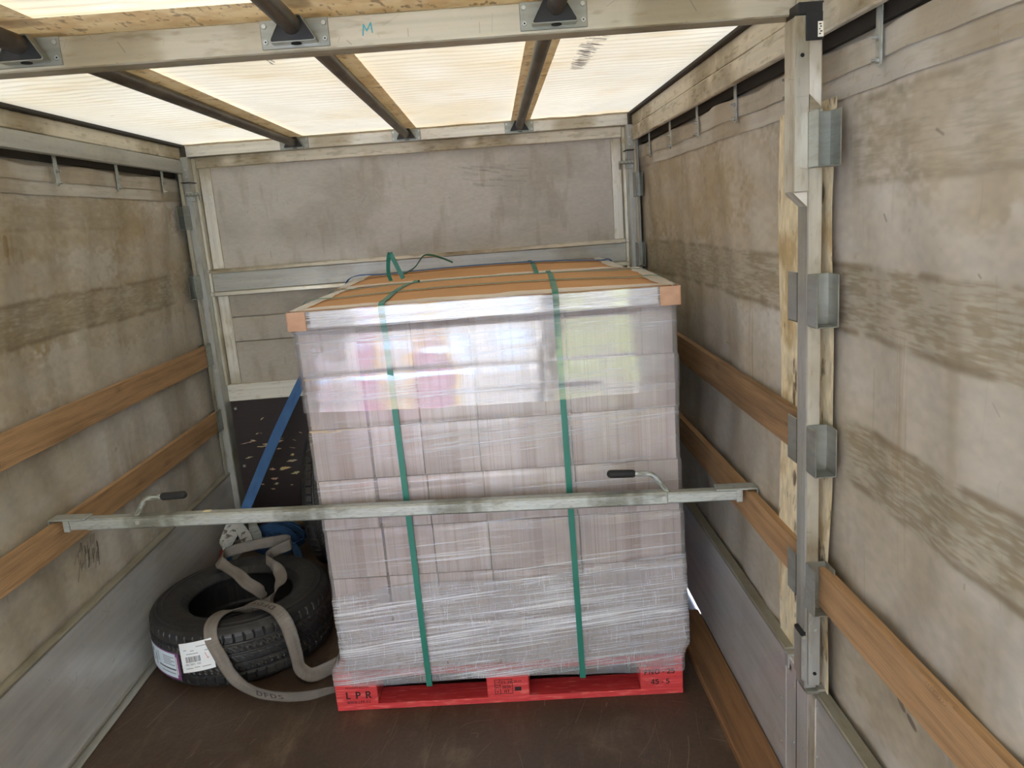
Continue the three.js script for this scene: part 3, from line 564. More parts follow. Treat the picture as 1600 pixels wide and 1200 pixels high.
T.carton = tex(1024, 512, (u, v) => {
  const flute = fbm(u, 0.5, 220, 2, 2, 701), patch = fbm(u, v, 8, 4, 3, 705), bars = fbm(u, 0.3, 26, 2, 2, 709);
  let c = mix3([200, 186, 178], [180, 164, 156], sst(0.35, 0.7, patch)); c = mix3(c, [150, 122, 110], 0.5 * sst(0.6, 0.8, bars));
  return c.map((q) => q * (0.94 + 0.12 * flute));
}, { size: [0.9, 0.45], draw: (ctx, w, h) => { const r = rngOf(70); for (let i = 0; i < 46; i++) { const x = r() * w; ctx.fillStyle = `rgba(110,84,74,${0.12 + 0.3 * r()})`; ctx.fillRect(x, 0, 0.7 + r() * 1.6, h); } } });
M.cartons = [0xf2efed, 0xe6e0dc, 0xdcd4d0].map((c) => std({ map: T.carton, color: c, roughness: 0.78 }));
M.kraft = std({ color: 0xcaa878, roughness: 0.85 });
T.top = tex(1024, 512, (u, v) => { const a = fbm(u, v, 5, 4, 4, 721), f = fbm(u, v, 8, 120, 2, 725); return mix3([196, 150, 102], [180, 134, 88], a).map((q) => q * (0.95 + 0.1 * f)); }, { size: [1.2, 0.6] });
M.topCard = std({ map: T.top, roughness: 0.8 });
M.rimWhite = std({ color: 0xe9e6e2, roughness: 0.55 });
T.corner = tex(128, 128, (u, v) => mix3([198, 160, 130], [170, 130, 102], fbm(u, v, 4, 5, 4, 731)), { size: [0.12, 0.12] });
M.cornerCard = std({ map: T.corner, roughness: 0.7 });
M.green = phys({ color: 0x2a7463, roughness: 0.38, specularIntensity: 0.8 });

const LH = 0.1722, BASE = 0.1445;
function cartonGeo(w, h, d, seed) {
  let g = new THREE.BoxGeometry(w, h, d, 8, 6, 2); const p = g.attributes.position;
  for (let i = 0; i < p.count; i++) {
    let x = p.getX(i), y = p.getY(i), z = p.getZ(i);
    const a = x / (w / 2), b = y / (h / 2), front = Math.abs(z) > d / 2 - 1e-4;
    if (front) z += Math.sign(z) * (0.004 * (1 - a * a) * (1 - b * b) + 0.0015 * (fbm(x + 0.5, y + 0.5, 12, 12, 2, seed) - 0.5));
    const soft = 1 - 0.0035 * (Math.abs(b) > 0.99 && front ? 1 : 0); p.setXYZ(i, x * (Math.abs(a) > 0.99 && front ? 1 - 0.002 / w : 1), y * soft, z);
  }
  g = g.toNonIndexed(); g.computeVertexNormals();
  return uvBox(g, { off: [seed * 0.37, seed * 0.11] });
}
const cartonGeos = new Map();
function carton(label, group, place, lx, ly, lz, w, h, d, seed, roll = 0) {
  const key = `${w.toFixed(3)},${d},${seed % 3}`; if (!cartonGeos.has(key)) cartonGeos.set(key, cartonGeo(w, h, d, seed % 3));
  const p = place(lx, lz), t = thing('carton', label, 'carton', [p[0], ly, p[1]], place.turn, group);
  t.rotation.z = roll;
  const b = part(t, 'body', cartonGeos.get(key), M.cartons[seed % 3]); b.position.y = h / 2;
  return t;
}
function placer(pos, turn) { const c = Math.cos(turn), s = Math.sin(turn), f = (x, z) => [pos[0] + x * c + z * s, pos[2] - x * s + z * c]; f.turn = turn; return f; }
const placeA = placer(PA, TA), placeB = placer(PB, TB);
const COLS = [0.03, 0.219, 0.383, 0.566, 0.863, 1.194], jit = rngOf(17);
for (let k = 0; k < 7; k++) {
  const fromTop = ORD[6 - k], y = BASE + k * LH, sx = [0.013, 0.011, 0.009, 0.006, 0.002, 0.004, 0][k];
  for (let i = 0; i < 5; i++) {
    const gap = i === 0 ? 0.006 + 0.002 * (k % 2) : 0.0025, w = COLS[i + 1] - COLS[i] - gap, z = -0.2 - 0.006 + (jit() - 0.5) * 0.004;
    const c = carton(`${ORD[i]} carton from the left, ${fromTop} layer from the top, nearer wrapped stack`, 'cartons in the front row of the nearer stack', placeA, COLS[i] + sx + w / 2 + (jit() - 0.5) * 0.002, y, z, w, LH - 0.0022, 0.385, k * 5 + i, i === 0 && k > 1 && k < 6 ? 0.006 : 0);
    if ((k === 5 || k === 4) && i < 3) {       // torn kraft edge showing along the top of these cartons
      const q = []; const r = rngOf(k * 10 + i); for (let n = 0; n < 4; n++) q.push(cbox(w * (0.2 + 0.2 * r()), 0.003 + 0.004 * r(), 0.004, (n - 1.5) * w * 0.24, LH - 0.005 - 0.006 * r(), 0.1965, 0.001));
      if (k === 5 || i === 0) part(c, 'torn_edge', q, M.kraft, 'torn brown paper edge');
    }
  }
  for (let i = 0; i < 2; i++) carton(`back ${i ? 'right' : 'left'} carton, ${fromTop} layer from the top, nearer wrapped stack`, 'cartons in the back row of the nearer stack', placeA, 0.03 + 0.291 + i * 0.583, y, -0.593, 0.578, LH - 0.0022, 0.37, k + i);
  for (let i = 0; i < 2; i++) for (let j = 0; j < 2; j++) carton(`${j ? 'back' : 'front'} ${i ? 'right' : 'left'} carton, ${fromTop} layer from the top, farther wrapped stack`, 'cartons of the farther stack', placeB, 0.02 + 0.289 + i * 0.58, y, -0.2 - j * 0.393, 0.575, LH - 0.0022, 0.38, k + i + j);
}

const TOPY = BASE + 7 * LH;                      // 1.350
const domeY = (x, z, D) => 1.386 + 0.026 * Math.pow(Math.max(0, Math.sin(Math.PI * clamp((x + 0.02) / 1.24))), 0.7) * Math.pow(Math.max(0, Math.sin(Math.PI * clamp(-z / D))), 0.6);
function capFor(label, pos, turn, rimLabel) {
  const t = thing('top_sheet', label, 'cardboard', pos, turn, 'cardboard top sheets');
  const X0 = 0.026, X1 = 1.197, D = 0.8;
  part(t, 'sheet', gridGeo(40, 24, (u, v) => { const x = X0 + 0.004 + u * (X1 - X0 - 0.008), z = 0.008 - v * D; return [x, domeY(x, z, D), z, x, z]; }), M.topCard, 'brown domed cardboard sheet');
  const y0 = 1.334, y1 = 1.386;
  part(t, 'rim', bx(X0 + 0.055, X1 - 0.05, y0 + 0.002, y1 - 0.001, 0.006, 0.0105, 0.001), M.rimWhite, 'white edge board');
  part(t, 'rim', bx(X0 + 0.05, X1 - 0.05, y0, y1, -D - 0.006, -D, 0.001), M.rimWhite, 'white edge board');
  for (const x of [X0 - 0.004, X1 - 0.001]) part(t, 'rim', bx(x, x + 0.005, y0, y1, -D + 0.03, -0.03, 0.001), M.rimWhite, 'white edge board');
  for (const [x, z] of [[X0, 0], [X1, 0], [X0, -D], [X1, -D]]) {
    const a = x < 0.5 ? [x - 0.011, x + 0.046] : [x - 0.046, x + 0.014], zz = z === 0 ? 0.0235 : -D - 0.03, xs = x < 0.5 ? x - 0.0135 : x + 0.0135;
    part(t, 'corner_flap', [bx(a[0], a[1], y0 - 0.004, y1 + 0.002, Math.min(zz, zz + 0.004 * Math.sign(zz)), Math.max(zz, zz + 0.004 * Math.sign(zz)), 0.001), bx(xs, xs + 0.003, y0 - 0.004, y1 + 0.002, z === 0 ? -0.05 : -D - 0.03, z === 0 ? 0.026 : -D + 0.05, 0.001)], M.cornerCard, 'brown folded corner flap');
  }
  return t;
}
capFor('brown cardboard top sheet of the nearer stack', PA, TA);
capFor('brown cardboard top sheet of the farther stack', PB, TB);

// stretch film: wrinkles, scratches and the number of wraps are drawn as maps over 1.25 m x 1.4 m
const FW = 1.25, FH = 1.4;
const FY = (y) => 1 - y / FH;
function filmFolds(ctx, w, h, col, k) {          // bundles of fine stretch creases; the same creases go into every map
  const r = rngOf(86);
  ctx.lineCap = 'butt';
  for (const [y0, y1, q, ang] of [[0.1, 0.3, 40, -0.085], [0.3, 0.5, 24, -0.065], [0.5, 0.72, 20, -0.045], [0.72, 0.84, 6, -0.03], [0.88, 1.01, 24, -0.06], [1.06, 1.1, 10, -0.04], [1.1, 1.28, 9, -0.03], [1.26, 1.38, 30, -0.015]])
    for (let b = 0; b < q; b++) {
      const X = (r() * 1.3 - 0.3) * w, Y = (FY(y1) + (FY(y0) - FY(y1)) * r()) * h, L = 250 + 1300 * r(), A = ang + (r() - 0.5) * 0.05, n = 3 + Math.floor(r() * 9), s = 2 + r() * 7, g = 0.15 + 0.85 * r();
      for (let i = 0; i < n; i++) {
        const a = A + (i - n / 2) * 0.0022 * (r() - 0.3), y = Y + (i - n / 2) * s, x = X + (r() - 0.5) * L * 0.4, l = L * (0.4 + 0.6 * r()), wd = 0.6 + 1.5 * r() * r(), al = k * g * (0.2 + 0.6 * r());
        for (let t = 0; t < 4; t++) { const f = 1 - t * 0.22, x0 = x + l * (1 - f) / 2, x1 = x + l * (1 + f) / 2; ctx.strokeStyle = `rgba(${col[0]},${col[1]},${col[2]},${(al * 0.35).toFixed(3)})`; ctx.lineWidth = wd * (0.6 + 0.35 * t); ctx.beginPath(); ctx.moveTo(x0, y + Math.tan(a) * (x0 - x)); ctx.lineTo(x1, y + Math.tan(a) * (x1 - x)); ctx.stroke(); }
      }
    }
}
function filmScuffs(ctx, w, h, col, k) {
  const r = rngOf(80);
  for (const [y0, y1, q, ang] of [[0.1, 0.34, 420, -0.07], [0.34, 0.58, 240, -0.045], [0.58, 0.72, 120, -0.04], [0.72, 0.84, 60, -0.03], [0.86, 1.02, 190, -0.055], [1.05, 1.12, 100, -0.035], [1.12, 1.3, 170, -0.02], [1.28, 1.4, 360, -0.02]])
    strokes(ctx, q, w, h, r, { col, a: [0.05 * k, 0.4 * k], len: [60, 900], wd: [0.6, 3], ang: [ang, 0.035], y: [FY(y1), FY(y0)], x: [-0.2, 1], curve: 14 });
  for (const [y0, y1, q] of [[0.1, 0.5, 2600], [0.5, 1.05, 800], [1.05, 1.33, 1500]])
    strokes(ctx, q, w, h, r, { col, a: [0.04 * k, 0.34 * k], len: [4, 110], wd: [0.6, 2.6], ang: [1.57, 0.14], y: [FY(y1), FY(y0)], curve: 6 });
}
T.filmBump = tex(2048, 2048, (u, v) => 60 + 60 * fbm(u, v, 12, 6, 3, 801) + 20 * fbm(u, v, 90, 40, 2, 805), { data: true, draw: (c, w, h) => { filmScuffs(c, w, h, [255, 255, 255], 0.8); filmFolds(c, w, h, [255, 255, 255], 0.8); } });
T.filmClear = tex(2048, 2048, (u, v) => 255 * (0.97 - 0.12 * fbm(u, v, 7, 6, 4, 811)), { data: true, draw: (c, w, h) => { filmScuffs(c, w, h, [90, 90, 90], 0.75); filmFolds(c, w, h, [40, 40, 40], 0.7); } });
T.filmFoot = tex(2048, 1024, (u, v) => 255 * (0.97 - 0.16 * fbm(u, v, 9, 5, 4, 815)), { data: true, draw: (c, w, h) => { c.scale(1, 0.5); filmScuffs(c, w, h * 2, [20, 20, 20], 0.95); filmFolds(c, w, h * 2, [0, 0, 0], 1.1); } });
for (const k of ['filmBump', 'filmClear', 'filmFoot']) T[k].repeat.set(1 / FW, 1 / FH);
const filmMat = (o) => phys({ color: 0xf2f2f4, roughness: 0.2, transmission: 1, thickness: 0, ior: 1.7, transmissionMap: T.filmClear, bumpMap: T.filmBump, bumpScale: 0.0016, ...o });
M.film = filmMat({ transmission: 0.94 });
M.filmHood = filmMat({ roughness: 0.08, ior: 1.82, bumpScale: 0.0006 });
M.filmFoot = filmMat({ roughness: 0.26, ior: 1.9, bumpScale: 0.0022, transmission: 0.93, transmissionMap: T.filmFoot });
function filmShell(y0, y1, off, seed, { flare = 0, ny = 90, slope = 0, wob = 1 } = {}) {
  const X0 = 0.026, X1 = 1.199, Z0 = -0.004, Z1 = -0.795, r = 0.012;
  const P = []; // perimeter, starting at the front left
  const seg = (ax, az, bx_, bz, n) => { for (let i = 0; i < n; i++) P.push([ax + (bx_ - ax) * i / n, az + (bz - az) * i / n]); };
  seg(X0, Z0, X1, Z0, 80); seg(X1, Z0, X1, Z1, 40); seg(X1, Z1, X0, Z1, 30); seg(X0, Z1, X0, Z0, 40); P.push([X0, Z0]);
  const cum = [0]; for (let i = 1; i < P.length; i++) cum.push(cum[i - 1] + Math.hypot(P[i][0] - P[i - 1][0], P[i][1] - P[i - 1][1]));
  const cx = (X0 + X1) / 2, cz = (Z0 + Z1) / 2, nu = P.length - 1;
  return gridGeo(nu, ny, (u, v) => {
    const i = Math.round(u * nu), [px, pz] = P[i], s = cum[i], yTop = y1 + slope * (px - 0.6) + (slope ? 0.012 * Math.sin(s * 7) : 0), y = y0 + v * (yTop - y0);
    let nx = 0, nz = 0;
    if (Math.abs(px - X0) < 1e-6) nx = -1; if (Math.abs(px - X1) < 1e-6) nx = 1; if (Math.abs(pz - Z0) < 1e-6) nz = 1; if (Math.abs(pz - Z1) < 1e-6) nz = -1;
    const f = (y - BASE) / LH, near = Math.abs(f - Math.round(f)) * LH;
    const k = clamp(Math.floor(f), 0, 6), sx = [0.013, 0.011, 0.009, 0.006, 0.002, 0.004, 0][k];
    let o = off + 0.011 * sst(1.312, 1.335, y) - 0.0018 * Math.exp(-((near / 0.008) ** 2)) + wob * 0.0022 * (fbm(s / 4.2, v, 14, 6, 3, seed) - 0.3) + wob * 0.0014 * Math.sin(s * 9 + 2 * Math.sin(y * 5 + seed)) + wob * 0.0008 * Math.sin(s * 23 + seed);
    const edge = 0.006 * Math.exp(-((Math.min(Math.abs(px - X0), Math.abs(px - X1)) / 0.03) ** 2)) * (nz !== 0 ? 1 : 0);
    if (nx && !nz) o *= 0.45;
    const low = flare ? sst(0.2, 0.15, y) : 0, gx = nx < 0 ? 0.024 * low : nx > 0 ? -0.006 * low : 0, gz = nz > 0 ? 0.002 * low : 0;
    if (flare) o = o * (1 - low) + (off - 0.003) * low;
    let yy = y; if (v === 0) yy += 0.008 * (fbm(s / 4.2, 0.2, 60, 2, 3, seed + 4) - 0.5) + 0.01 * Math.sin(s * 3.1 + seed);
    return [px + nx * (nz ? o * 0.25 : o) + nx * gx + sx * (1 - low), yy, pz + nz * (o + gz - edge * 0.3), s, y];
  }, true);
}
function filmFor(label, pos, turn, full) {
  const t = thing('stretch_film', label, 'film', pos, turn, 'stretch film wraps');
  part(t, 'wrap', filmShell(0.1, 1.385, 0.0055, 5, { flare: 1, ny: 130 }), M.film);
  part(t, 'hood_wrap', filmShell(1.066, 1.39, 0.0155, 9, { ny: 40, wob: 1.6 }), M.filmHood, 'glossy extra band of film round the top');
  part(t, 'foot_wrap', filmShell(0.096, 0.47, 0.0125, 13, { flare: 1, ny: 50, slope: 0.06 }), M.filmFoot, 'milky extra film gathered round the foot');
  // film drawn over the edge of the top sheet
  const X0 = 0.022, X1 = 1.2, D = 0.8, B = 0.062;
  part(t, 'top_overlap', gridGeo(160, 6, (u, v) => {
    const per = u * 4, e = Math.floor(Math.min(per, 3.999)), f = per - e, w = B * (0.75 + 0.5 * fbm(u, 0.5, 24, 2, 3, 31)) * v - 0.012;
    const c = [[[X0, 0.012], [X1, 0.012]], [[X1, 0.012], [X1, -D]], [[X1, -D], [X0, -D]], [[X0, -D], [X0, 0.012]]][e];
    let x = c[0][0] + (c[1][0] - c[0][0]) * f, z = c[0][1] + (c[1][1] - c[0][1]) * f;
    x = clamp(x, X0 + w, X1 - w); z = clamp(z, -D + w, 0.012 - w);
    return [x, domeY(x, Math.min(z, 0), D) + 0.004 + 0.003 * (fbm(u, v, 90, 4, 2, 37) - 0.2), z, u * 4, v * 0.07 + 1.3];
  }), phys({ color: 0xefe9dc, roughness: 0.35, transmission: 0.55, thickness: 0, ior: 1.8, bumpMap: T.filmBump, bumpScale: 0.002 }), 'whitish film folded over the top edge');
  return t;
}
filmFor('clear stretch film wrapped round the nearer stack of cartons', PA, TA, true);
filmFor('clear stretch film wrapped round the farther stack of cartons', PB, TB, false);

// green packing straps
function packStrap(label, pos, turn, x0, x1) {   // over the top from front to back
  const t = thing('packing_strap', label, 'strap', pos, turn, 'green packing straps'), D = 0.8, pts = [], sd = [];
  const add = (x, y, z) => { pts.push([x, y, z]); sd.push([1, 0, 0]); };
  const xm = (y) => x1 + (x0 - x1) * (y / 1.39);
  for (const y of [0.09, 0.2, 0.4, 0.6, 0.8, 1.0, 1.2, 1.3, 1.34]) add(xm(y), y, (y < 0.55 ? 0.0165 : 0.0085) + (y > 1.33 ? 0.009 : 0));
  add(x0, 1.389, 0.018); for (let i = 1; i < 8; i++) { const z = -D * i / 8; add(x0 + 0.0 * i, domeY(x0, z, D) + 0.003, z); } add(x0, 1.388, -D - 0.012); add(x0, 0.9, -D - 0.018); add(x1, 0.1, -D - 0.02);
  part(t, 'band', ribbon(pts, sd, 0.019, 0.0012, 160), M.green);
}
packStrap('left green packing strap down the front of the nearer stack', PA, TA, 0.306, 0.332);
packStrap('right green packing strap down the front of the nearer stack', PA, TA, 0.838, 0.852);
packStrap('right green packing strap over the top of the farther stack', PB, TB, 0.84, 0.84);
function longStrap(label, pos, turn, z) {          // round the stack lengthwise, over the top from left to right
  const t = thing('packing_strap', label, 'strap', pos, turn, 'green packing straps'), pts = [], sd = [];
  const add = (x, y) => { pts.push([x, y, z]); sd.push([0, 0, 1]); };
  add(-0.012, 0.15); add(-0.012, 0.7); add(-0.012, 1.35); add(-0.002, 1.393); for (let i = 1; i < 10; i++) add(1.2 * i / 10, domeY(1.2 * i / 10, z, 0.8) + 0.0045); add(1.204, 1.393); add(1.222, 1.35); add(1.222, 0.7); add(1.222, 0.15);
  part(t, 'band', ribbon(pts, sd, 0.016, 0.0012, 140), M.green);
}
longStrap('green strap lying lengthwise across the nearer top, closer to the camera', PA, TA, -0.24);
longStrap('green strap lying lengthwise across the nearer top, farther from the camera', PA, TA, -0.58);
{ const t = thing('loose_strap_end', 'loose green strap end standing up in a peak on the farther stack', 'strap');
  part(t, 'band', ribbon([[-0.052, 1.402, 0.8], [-0.058, 1.43, 0.805], [-0.05, 1.5, 0.81], [-0.042, 1.516, 0.815], [-0.03, 1.49, 0.82], [-0.005, 1.43, 0.83], [0.003, 1.41, 0.83]], [[1, 0, 0.4], [1, 0, 0.4], [1, 0.2, 0.3], [1, 0, 0.2], [1, 0.3, 0], [1, 0.3, 0], [1, 0.3, 0]], 0.018, 0.0012, 60), M.green);
  const b = thing('loose_strap_end', 'loose green strap end bent low over the farther stack', 'strap');
  part(b, 'band', ribbon([[-0.02, 1.414, 0.6], [0.03, 1.44, 0.6], [0.075, 1.487, 0.61], [0.1, 1.49, 0.615], [0.16, 1.47, 0.62], [0.2, 1.45, 0.62]], [[0, 0.4, 1], [0, 0.3, 1], [0, 0.3, 1], [0, 0.6, 1], [0, 0.6, 1], [0, 0.6, 1]], 0.018, 0.0012, 60), M.green); }

// ------------------------------------------------------------------ cargo bar
{ const A = [-1.1, 1.615], B = [1.1, 1.81], L = Math.hypot(B[0] - A[0], B[1] - A[1]), turn = -Math.atan2(B[1] - A[1], B[0] - A[0]);
  const t = thing('cargo_bar', 'galvanised telescopic cargo bar spanning the load between the wooden slats', 'bar', [0, 0.7265, (A[1] + B[1]) / 2], turn);
  const h = L / 2;
  part(t, 'outer_tube', [bx(-h + 0.09, 0.868, 0, 0.0405, -0.0205, 0.0205, 0.006)], M.galv);
  part(t, 'inner_tube', bx(0.86, h - 0.02, 0.003, 0.0375, -0.0175, 0.0175, 0.004), M.galv);
  part(t, 'inner_tube', bx(-h + 0.035, -h + 0.1, 0.003, 0.038, -0.0175, 0.0175, 0.004), M.galv);
  for (const s of [-1, 1]) {
    const e = s * (h - 0.01);
    const q = (a, b) => [Math.min(e + s * a, e + s * b), Math.max(e + s * a, e + s * b)];
    part(t, 'hook', [bx(...q(-0.085, 0.04), 0.0385, 0.0445, -0.026, 0.026, 0.002), bx(...q(0.0355, 0.0405), 0.0, 0.042, -0.026, 0.026, 0.002), bx(...q(-0.024, -0.004), -0.002, 0.0385, -0.019, 0.019, 0.002)], M.galv);
  }
  for (const [x, s] of [[-0.855, 1], [0.872, -1]]) {
    const lev = part(t, 'lever', tube([[x, 0.028, 0], [x + s * 0.02, 0.055, 0], [x + s * 0.042, 0.085, 0], [x + s * 0.055, 0.095, 0], [x + s * 0.075, 0.098, 0], [x + s * 0.1, 0.099, 0], [x + s * 0.13, 0.1, 0]], 0.0085, 40, 14), M.galv, 'cranked steel lever');
    const g = new THREE.CapsuleGeometry(0.0125, 0.065, 8, 18); g.rotateZ(Math.PI / 2 + s * 0.03); g.translate(x + s * 0.145, 0.101, 0);
    part(lev, 'grip', g, M.rubberBlack, 'black rubber grip');
    part(t, 'pivot_bolt', cyl(0.007, 0.044, 'z', x + s * 0.02, 0.022, 0, 16), M.screw);
  }
  part(t, 'paper_scrap', bx(-0.62, -0.595, 0.0421, 0.0428, -0.012, 0.006, 0.0003), std({ color: 0xe6dcb4, roughness: 0.8 }));
}

// ------------------------------------------------------------------ tyres
const TR = 0.35, TW = 0.24;
function tyreParts() {
  const grooves = [-0.058, -0.02, 0.02, 0.058];
  const treadW = 0.098;
  const tread = gridGeo(1100, 76, (u, v) => {
    const th = u * Math.PI * 2, y = (v - 0.5) * 2 * treadW, s = th * TR, a = Math.abs(y);
    let d = 0;
    for (const g of grooves) d = Math.max(d, 0.0075 * sst(0.0055, 0.0035, Math.abs(y - g)));
    const per = (x, p) => Math.abs(((x % p) + p) % p - p / 2);
    if (a > 0.064) d = Math.max(d, 0.0065 * sst(0.0032, 0.0018, per(s + 0.008 * Math.sin(y * 60), 0.037)) * sst(0.0985, 0.092, a));
    else if (a > 0.024) d = Math.max(d, 0.005 * sst(0.0024, 0.0012, per(s + Math.sign(y) * (a - 0.04) * 0.7 + 0.004 * Math.sign(Math.sin((a - 0.04) * 160)), 0.0235)));
    else if (a < 0.016) d = Math.max(d, 0.004 * sst(0.002, 0.0009, per(s + y * 0.8, 0.03)) * sst(0.0, 0.004, a));
    const crown = 0.006 * (y / treadW) ** 2 + 0.014 * sst(0.088, 0.1, a) * 0.3;
    const r = TR - crown - d;
    return [Math.cos(th) * r, y, -Math.sin(th) * r, th / (Math.PI * 2), v];
  });
  const side = []; // upper half of the carcass: shoulder to bead, then back inside
  const prof = [[TR - 0.0105, 0.098], [TR - 0.016, 0.106], [TR - 0.026, 0.112], [TR - 0.03, 0.1115], [TR - 0.032, 0.117], [TR - 0.037, 0.1178], [TR - 0.039, 0.1135], [TR - 0.05, 0.1175], [TR - 0.056, 0.1168], [TR - 0.0575, 0.1196], [TR - 0.0605, 0.1196], [TR - 0.062, 0.117], [TR - 0.085, 0.119], [TR - 0.105, 0.116], [TR - 0.118, 0.111], [TR - 0.12, 0.112], [TR - 0.123, 0.112], [TR - 0.125, 0.108], [TR - 0.135, 0.1], [TR - 0.145, 0.092], [TR - 0.148, 0.085], [TR - 0.144, 0.078], [TR - 0.13, 0.086], [TR - 0.105, 0.1], [TR - 0.07, 0.106], [TR - 0.035, 0.1], [TR - 0.022, 0.08], [TR - 0.02, 0.0]];
  const mk = (s) => gridGeo(300, prof.length - 1, (u, v) => { const p = prof[Math.round(v * (prof.length - 1))], th = u * Math.PI * 2, q = s > 0 ? th : -th; return [Math.cos(q) * p[0], s * p[1], -Math.sin(q) * p[0], u * 6, p[0] * 4]; });
  return { tread, top: mk(1), bottom: mk(-1) };
}
T.rubberC = tex(512, 512, (u, v) => mix3([36, 36, 38], [58, 56, 52], sst(0.5, 0.85, fbm(u, v, 14, 8, 5, 901))), {});
M.rubber = std({ map: T.rubberC, roughness: 0.44 });
const TP = tyreParts();
function tyre(label, pos, rot) {
  const t = thing('tyre', label, 'tyre', pos); t.rotation.set(...rot);
  part(t, 'tread', TP.tread, M.rubber, 'grooved tread'); part(t, 'sidewall', TP.top, M.rubber, 'ringed sidewall'); part(t, 'sidewall', TP.bottom, M.rubber, 'ringed sidewall');
  return t;
}
const tyreA = tyre('black tyre lying flat under a grey strap, with two white stickers', [-0.745, TW / 2, 1.12], [0, 0, 0]);
tyre('black tyre standing upright behind, beside the farther stack', [-0.465, TR, 0.36], [0, 0, Math.PI / 2]);
function treadSticker(a0, a1, y0, y1, t, label, skew = 0) {
  const r = TR + 0.0015;
  const g = gridGeo(24, 2, (u, v) => { const a = a0 + (a1 - a0) * u, y = y0 + (y1 - y0) * v + skew * (u - 0.5); return [Math.cos(a) * r, y - TW / 2, Math.sin(a) * r, u, v]; });
  const m = part(tyreA, 'sticker', g, std({ map: t, roughness: 0.45 }), label); return m;
}
{ // angle a is measured from +x towards +z (the camera side)
  const s1 = tex(512, 512, () => [238, 241, 244], { draw: (c) => { c.save(); c.translate(512, 512); c.rotate(Math.PI); const r = rngOf(4); c.fillStyle = '#22242a'; let x = 200; while (x < 430) { const w = 3 + r() * 9; c.fillRect(x, 170, w, 100); x += w + 3 + r() * 9; } c.font = '44px monospace'; c.fillText('385 CARLTON', 196, 150, 250); c.fillStyle = '#8a8f98'; for (const [X, Y, W] of [[60, 60, 130], [220, 70, 90], [330, 60, 120], [220, 310, 190], [60, 330, 60], [280, 360, 60], [400, 380, 50], [60, 420, 180]]) c.fillRect(X, Y, W, 12); c.strokeStyle = '#d03a48'; c.lineWidth = 7; c.beginPath(); c.moveTo(120, 300); c.lineTo(88, 190); c.lineTo(70, 215); c.stroke(); c.restore(); } });
  treadSticker(1.95, 1.565, 0.088, 0.206, s1, 'white paper sticker with bar code and red tick', 0.03);
  const s2 = tex(512, 256, () => [214, 228, 240], { draw: (c) => { c.strokeStyle = '#7a4a78'; c.lineWidth = 16; c.strokeRect(6, 6, 500, 244); c.fillStyle = '#7a4a78'; c.fillRect(470, 0, 42, 256); c.fillStyle = '#23262e'; c.fillRect(70, 60, 34, 30); c.fillRect(150, 80, 14, 110); c.fillRect(84, 150, 20, 26); c.font = '20px sans-serif'; c.fillRect(210, 160, 250, 12); c.fillStyle = '#6d7887'; for (let i = 0; i < 6; i++) c.fillRect(180, 50 + i * 16, 50, 5); for (let i = 0; i < 5; i++) c.fillRect(300, 50 + i * 18, 150 - (i % 2) * 40, 7); c.fillRect(250, 200, 200, 8); c.fillStyle = '#e6c23a'; c.fillRect(56, 34, 30, 12); c.fillStyle = '#3a7fb0'; c.fillRect(40, 100, 26, 60); c.fillStyle = '#ffffff'; c.fillRect(476, 40, 8, 170); } });
  treadSticker(2.62, 1.985, 0.04, 0.15, s2, 'pale blue and purple printed tyre label', -0.0);
}

// ------------------------------------------------------------------ grey webbing strap over the tyre
T.webBump = tex(1024, 64, (u, v) => 128 + 110 * Math.sin(u * 1024 / 2.5), { data: true }); T.webBump.repeat.set(2, 1);

